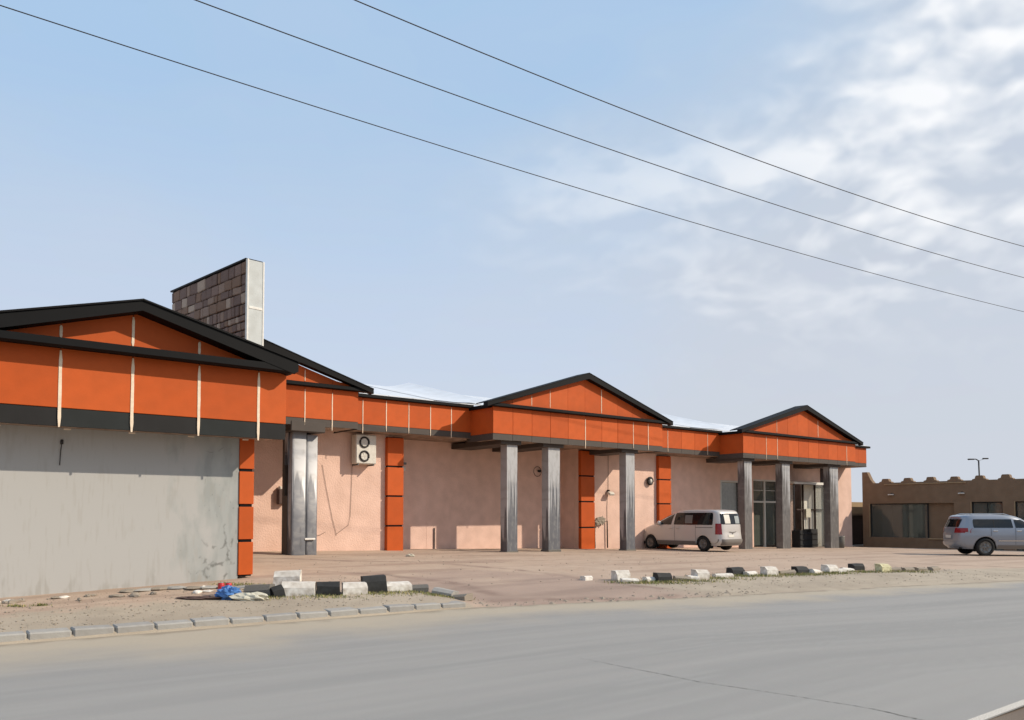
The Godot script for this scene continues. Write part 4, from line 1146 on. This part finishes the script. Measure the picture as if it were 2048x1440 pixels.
# ---------------------------------------------------------------- kerb blocks, litter, plants, wires
func block_mesh(s: Vector3, sd: int):   # a cast kerb block with one sloping face, worn corners
	nz.seed = sd; nz.frequency = 3.0
	var h = s * 0.5
	var st = start()
	var sl = 0.28 * s.z
	var pts = {}
	for x in [-1.0, 1.0]:
		for k in [[-1, -1], [1, -1], [1, 0.35], [0.35, 1], [-1, 1]]:
			var p = Vector3(x * h.x, k[1] * h.y, k[0] * h.z)
			p += Vector3(nz.get_noise_3dv(p * 5.0), nz.get_noise_3dv(p * 5.0 + Vector3(9, 0, 0)), nz.get_noise_3dv(p * 5.0 + Vector3(0, 9, 0))) * 0.035
			pts[[x, k]] = p
	var ks = [[-1, -1], [1, -1], [1, 0.35], [0.35, 1], [-1, 1]]
	for i in 5:
		var a = pts[[-1.0, ks[i]]]; var b = pts[[1.0, ks[i]]]; var c = pts[[1.0, ks[(i + 1) % 5]]]; var d = pts[[-1.0, ks[(i + 1) % 5]]]
		quad(st, a, b, c, d)
	for x in [-1.0, 1.0]:
		for i in range(1, 4): tri(st, pts[[x, ks[0]]], pts[[x, ks[i]]], pts[[x, ks[i + 1]]])
	return fin(st)
func kerb_block(nm, label, group, m, x, z, s: Vector3, turn, sd, tilt = 0.0, dy = 0.0):
	var y: float = GX(x, z)
	var o = put(self, nm, block_mesh(s, sd), m, Vector3(x, y + s.y / 2.0 - 0.03 + dy, z))
	o.rotation = Vector3(0, turn, tilt)
	tag(o, label, "kerb block", group)
	return o
func kerbs():
	var a1 = 0.36
	var g1 = "painted kerb blocks beside the ramp"
	# run beside the end shop
	kerb_block("kerb_block", "white painted kerb block lying next to the blue rubbish bag", g1, M.white_block, -4.02, -15.62, Vector3(0.62, 0.27, 0.3), 0.15, 1)
	kerb_block("kerb_block", "loose white kerb block standing behind the row, raised above it", g1, M.white_block, -4.40, -16.25, Vector3(0.50, 0.30, 0.26), 0.12, 2, 0.0, 0.10)
	kerb_block("kerb_block", "black painted kerb block lying between two white ones", g1, M.black_block, -3.50, -15.78, Vector3(0.44, 0.27, 0.3), 0.2, 3)
	kerb_block("kerb_block", "white mossy kerb block lying before the tilted black one", g1, M.white_block, -3.04, -16.0, Vector3(0.46, 0.24, 0.3), 0.3, 4)
	kerb_block("kerb_block", "black kerb block tilted upright on top of the mossy row", g1, M.black_block, -2.72, -16.35, Vector3(0.46, 0.34, 0.26), 0.3, 5, 0.06)
	kerb_block("kerb_block", "low white kerb block after the tilted black one", g1, M.white_block, -2.30, -16.62, Vector3(0.54, 0.2, 0.26), 0.4, 6)
	kerb_block("kerb_block", "dark broken kerb block half buried beside white one", g1, M.grey_block, -4.72, -15.5, Vector3(0.5, 0.22, 0.3), -0.1, 7, 0.1)
	kerb_block("kerb_block", "small black kerb fragment beside the first white block", g1, M.black_block, -4.36, -15.42, Vector3(0.2, 0.22, 0.22), 0.5, 8, 0.3)
	kerb_block("kerb_block", "mossy dark kerb block at the sunken end of the row", g1, M.grey_block, -1.95, -16.78, Vector3(0.5, 0.16, 0.3), 0.15, 9)
	kerb_block("kerb_block", "broken slanting kerb block sunk at the ramp corner", g1, M.kerb, -1.35, -16.62, Vector3(0.5, 0.15, 0.24), -0.55, 10, -0.12)
	kerb_block("kerb_block", "last fallen kerb block at the tip beside ramp", g1, M.rubble, -0.98, -16.30, Vector3(0.42, 0.12, 0.22), -0.8, 11, 0.1)
	# row edging the lot, black and white in turn
	var row = [[2.63, -20.03, 0], [3.64, -20.03, 1], [4.74, -20.83, 0], [5.98, -22.13, 1], [6.93, -22.33, 0], [7.99, -22.97, 1], [9.02, -23.49, 0], [10.21, -24.57, 1], [10.82, -24.15, 2]]
	var ord = ["first", "second", "third", "fourth", "fifth", "sixth", "seventh", "eighth", "ninth", "tenth", "eleventh", "twelfth", "thirteenth", "fourteenth", "fifteenth"]
	for i in row.size():
		var q = row[i]
		var h: float = 0.27 - 0.004 * i
		if q[2] == 0: kerb_block("kerb_block", "white kerb block, %s of the standing black and white row counted from ramp" % ord[i], "standing blocks edging the lot", M.white_block, q[0], q[1], Vector3(0.36, h, 0.3), 0.45 - 0.05 * (i % 3), 20 + i)
		elif q[2] == 1: kerb_block("kerb_block", "black kerb block, %s of the standing black and white row counted from ramp" % ord[i], "standing blocks edging the lot", M.black_block, q[0], q[1], Vector3(0.38, h - 0.03, 0.28), 0.45 - 0.06 * (i % 2), 20 + i)
		else: kerb_block("kerb_block", "cream coloured kerb block ending the black and white row", "", M.cream_block, q[0], q[1], Vector3(0.34, 0.25, 0.28), 0.4, 20 + i)
	# broken pale pieces between them
	rng.seed = 12
	var low = [[1.79, -19.95, 0.24], [2.78, -19.6, 0.42], [3.36, -20.02, 0.4], [4.19, -20.42, 0.4], [4.5, -20.65, 0.28], [5.45, -21.4, 0.5], [6.35, -22.05, 0.36], [7.5, -22.65, 0.5], [8.5, -23.2, 0.46], [9.4, -23.7, 0.3], [9.7, -23.95, 0.36], [11.2, -24.3, 0.4], [11.7, -24.5, 0.34], [12.2, -24.75, 0.42], [12.7, -24.95, 0.36]]
	for i in low.size():
		var q = low[i]
		kerb_block("kerb_fragment", "low broken kerb fragment, %s from the ramp along the standing row" % ord[i], "broken fragments along the row", M.white_block if i % 4 != 3 and i < 11 else M.rubble, q[0], q[1], Vector3(q[2], 0.13, 0.2), 0.45 + rng.randf_range(-0.3, 0.3), 60 + i, rng.randf_range(-0.1, 0.1))
func litter():
	var bag = put(self, "rubbish_bag", blob_mesh(Vector3(0.20, 0.13, 0.15), 0.75, 4, 2.2, 22, 14, true), M.blue_bag, Vector3(-5.12, GX(-5.12, -15.0) + 0.09, -15.0))
	tag(bag, "crumpled blue plastic bag lying at the foot of grey wall", "bag")
	for i in 2:
		var c = thing("drink_can", ["small red drink can behind blue bag, further from orange pilaster", "small red drink can behind blue bag, closer to orange pilaster"][i], "can", Vector3(-5.42 + i * 0.12, GX(-5.4, -15.4) + 0.16, -15.45 - 0.05 * i), 0.4 + i, "red cans in the rubbish")
		var m = put(c, "body", lathe_mesh([[0.0, 0.0], [0.05, 0.0], [0.06, 0.02], [0.06, 0.15], [0.05, 0.17], [0.0, 0.17]], 14), M.red_can)
		put(c, "lid", lathe_mesh([[0.0, 0.172], [0.045, 0.172], [0.048, 0.178], [0.0, 0.176]], 14), M.chrome)
		c.position.y -= 0.10
	var pp = put(self, "paper_scrap", blob_mesh(Vector3(0.32, 0.09, 0.16), 0.7, 14, 2.4, 22, 10, true), M.paper, Vector3(-4.72, GX(-4.72, -14.95) + 0.04, -14.95))
	tag(pp, "crumpled dirty white paper beside the blue bag", "paper")
	var cd = put(self, "cardboard_piece", blob_mesh(Vector3(0.42, 0.035, 0.16), 0.6, 15, 1.8, 18, 8, true), M.card, Vector3(-5.62, GX(-5.62, -14.95) + 0.02, -14.95))
	tag(cd, "flattened brown cardboard beside the blue bag", "cardboard")
	var ws = put(self, "paper_scrap", blob_mesh(Vector3(0.14, 0.05, 0.09), 0.7, 16, 2.4, 12, 7, true), M.paper, Vector3(-3.24, GX(-3.24, -26.3) + 0.03, -26.3))
	tag(ws, "white paper scrap lying alone on the bare lot", "paper")
	rng.seed = 33
	for i in 26:   # stones and slab pieces along the wall foot
		var u = rng.randf()
		var t = lerpf(-11.6, -7.2, u)
		var o = rng.randf_range(7.75, 8.5) + u * 0.7
		var p = FW(t, 0, o)
		var w = rng.randf_range(0.06, 0.2)
		var s = put(self, "stone", blob_mesh(Vector3(w, rng.randf_range(0.02, 0.05), w * 0.6), 0.5, 100 + i, 1.8, 9, 6, true), M.rubble if i % 3 else M.white_block, Vector3(p.x, G(t, o) + 0.012, p.z))
		s.rotation.y = rng.randf() * TAU
		tag(s, "flat pale stone lying in the dirt along grey wall", "stone", "stones at the foot of the wall")
	for i in 9:   # broken paving slabs between the wall and the rubbish
		var t = -9.3 + i * 0.27
		var o = 7.62 + 0.13 * i + rng.randf_range(-0.12, 0.25)
		var p = FW(t, 0, o)
		var s = put(self, "paving_slab", blob_mesh(Vector3(rng.randf_range(0.2, 0.34), 0.035, rng.randf_range(0.12, 0.2)), 0.35, 140 + i, 1.3, 8, 6, true), M.kerb if i % 2 else M.rubble, Vector3(p.x, G(t, o) + 0.02, p.z))
		s.rotation = Vector3(rng.randf_range(-0.05, 0.05), rng.randf() * TAU, rng.randf_range(-0.05, 0.05))
		tag(s, "broken grey paving slab lying flat between grey wall and rubbish", "slab", "broken slabs by the wall")
	# crumbled edge of the concrete where the ramp meets the road
	rng.seed = 91
	var cm = start()
	for i in 130:
		var t = lerpf(-4.2, 2.6, rng.randf())
		var o = edge_o(t) - 0.15 + rng.randfn() * 0.12
		var p = FW(t, G(t, o) + 0.006, o)
		var w = 0.02 + 0.07 * pow(rng.randf(), 3.0)
		var tp = Vector3(p.x + rng.randfn() * 0.01, p.y + w * 0.45, p.z)
		var n = rng.randi_range(4, 6)
		for k in n:
			var a0 = TAU * k / n
			var a1 = TAU * (k + 1) / n
			tri(cm, p + Vector3(cos(a0) * w * 1.5, -0.02, sin(a0) * w), p + Vector3(cos(a1) * w * 1.5, -0.02, sin(a1) * w), tp)
	var cmo = put(self, "rubble", fin(cm), M.rubble)
	cmo.set_meta("kind", "stuff"); tag(cmo, "crumbled concrete rubble where the ramp meets the road", "rubble")
	# pebbles and grit on the dirt strips
	for zone in [["gravel", "fine pale gravel scattered over the dirt by the kerb", -12.5, -4.6, 7.6, 11.8, 1500, 71], ["gravel", "fine gravel scattered on the dirt strip along road", -0.5, 13.0, 10.8, 15.8, 1100, 72], ["gravel", "sparse grit scattered over the pinkish forecourt", -5.0, 16.0, 1.5, 10.5, 700, 73]]:
		rng.seed = zone[7]
		var mm = MultiMesh.new()
		mm.transform_format = MultiMesh.TRANSFORM_3D
		mm.mesh = blob_mesh(Vector3(0.012, 0.007, 0.010), 0.5, 5, 1.8, 6, 4, true)
		var tr = []
		for i in zone[6]:
			var t = rng.randf_range(zone[2], zone[3])
			var o: float = lerpf(zone[4], zone[5], pow(rng.randf(), 0.8))
			if o > edge_o(t) - 0.3: continue
			var p = FW(t, G(t, o) + 0.004, o)
			tr.append(Transform3D(Basis(Vector3.UP, rng.randf() * TAU).scaled(Vector3.ONE * (0.5 + 1.7 * pow(rng.randf(), 4.0))), p))
		mm.instance_count = tr.size()
		for i in tr.size(): mm.set_instance_transform(i, tr[i])
		var mi = MultiMeshInstance3D.new()
		mi.multimesh = mm; mi.material_override = M.rubble
		mi.name = numbered(zone[0]); add_child(mi)
		mi.set_meta("kind", "stuff"); tag(mi, zone[1], "gravel")
func tufts(nm, label, spots, sd, n, hgt):
	rng.seed = sd
	var st = start()
	for s in spots:
		for i in n:
			var x: float = s[0] + rng.randfn() * s[2]
			var z: float = s[1] + rng.randfn() * s[2] * 0.35
			var p = Vector3(x, GX(x, z) - 0.01, z)
			var a = rng.randf() * TAU
			var h: float = hgt * rng.randf_range(0.4, 1.2)
			var w = Vector3(cos(a), 0, sin(a)) * rng.randf_range(0.006, 0.013)
			var lean = Vector3(rng.randfn(), 0, rng.randfn()) * h * 0.4
			var c = lin(96, 108, 58).lerp(lin(142, 138, 84), rng.randf())
			if rng.randf() < 0.25: c = lin(170, 154, 112)
			st.set_color(c)
			for q in [p - w, p + w, p + lean * 0.5 + Vector3(0, h * 0.6, 0) + w * 0.6, p - w, p + lean * 0.5 + Vector3(0, h * 0.6, 0) + w * 0.6, p + lean + Vector3(0, h, 0)]:
				st.add_vertex(q)
	var o = put(self, nm, fin(st), M.grass)
	o.set_meta("kind", "stuff"); tag(o, label, "grass")
func plants():
	tufts("grass", "thin green grass growing along the black and white blocks", [[2.9, -19.5, 0.3], [3.6, -19.75, 0.4], [4.4, -20.25, 0.4], [5.2, -21.0, 0.5], [5.9, -21.75, 0.4], [6.6, -21.95, 0.4], [7.4, -22.4, 0.4], [8.1, -22.7, 0.35], [9.0, -23.2, 0.3], [10.0, -23.8, 0.4], [11.4, -24.1, 0.5]], 5, 420, 0.075)
	tufts("grass", "green moss and grass round the kerb blocks beside ramp", [[-2.3, -16.3, 0.35], [-2.8, -16.05, 0.3], [-3.4, -15.5, 0.3], [-1.3, -16.35, 0.25], [-4.5, -15.25, 0.35], [-5.5, -16.9, 0.25], [-1.9, -16.55, 0.25]], 6, 300, 0.055)
	tufts("grass", "small weeds at the foot of grey wall", [[-8.35, -14.0, 0.1], [-8.0, -14.1, 0.06], [-5.9, -17.0, 0.12]], 7, 110, 0.06)
func wires():
	var e = [[Vector3(-10.2, 12.06, -16.4), Vector3(25.2, 11.9, -40.6), "lowest overhead wire of the three crossing the sky"],
		[Vector3(-6.2, 12.08, -16.25), Vector3(21.9, 12.04, -35.2), "middle overhead wire of the three crossing the sky"],
		[Vector3(-3.0, 12.08, -16.25), Vector3(19.3, 12.02, -31.0), "highest overhead wire of the three crossing the sky"]]
	for q in e:
		var a: Vector3 = q[0]; var b: Vector3 = q[1]
		var pts = []
		for i in 61:
			var u = -1.0 + 3.0 * i / 60.0
			var p = a.lerp(b, u)
			p.y += 1.3 * ((u - 0.5) * (u - 0.5) - 0.25)
			pts.append(p)
		var w = put(self, "overhead_wire", tube_mesh(pts, 0.0125, 5), M.cable)
		tag(w, q[2], "wire", "overhead wires")

func _ready():
	# ---- camera
	var cam = Camera3D.new()
	cam.name = "camera"
	cam.projection = Camera3D.PROJECTION_FRUSTUM
	cam.near = 0.1; cam.far = 2500.0
	cam.size = 0.1 * 1440.0 / 1650.0
	cam.frustum_offset = Vector2(0, 0.1 * 238.0 / 1650.0)
	cam.position = Vector3(0, 1.75, 0)
	cam.rotation_degrees = Vector3(2.5, 0, 0)
	add_child(cam)
	cam.current = true
	# ---- sky, exposure
	var env = Environment.new()
	env.background_mode = Environment.BG_SKY
	env.tonemap_mode = Environment.TONE_MAPPER_LINEAR
	env.tonemap_exposure = 1.15
	env.background_energy_multiplier = 1.0
	env.sdfgi_enabled = true; env.ssao_enabled = true; env.ssil_enabled = true
	var sm = PanoramaSkyMaterial.new()
	sm.panorama = ImageTexture.create_from_image(make_sky())
	var sky = Sky.new()
	sky.sky_material = sm
	env.sky = sky
	var we = WorldEnvironment.new()
	we.name = "environment"
	we.environment = env
	add_child(we)
	# ---- sun: from the right along the shop front, a little in front of it
	var sun = DirectionalLight3D.new()
	sun.name = "sun"
	var towards = (D * 1.05 + N * 1.05 + Vector3.UP * 1.0).normalized()
	add_child(sun)
	sun.look_at_from_position(Vector3.ZERO, -towards, Vector3.UP)
	sun.light_energy = 1.18
	sun.light_color = Color(1.0, 0.945, 0.87)
	sun.light_angular_distance = 0.6
	sun.shadow_enabled = true
	# ---- setting, buildings, things
	make_materials()
	ground()
	long_shop()
	end_shop()
	pylon()
	brown_house()
	fittings()
	minivan()
	suv()
	kerbs()
	litter()
	plants()
	wires()
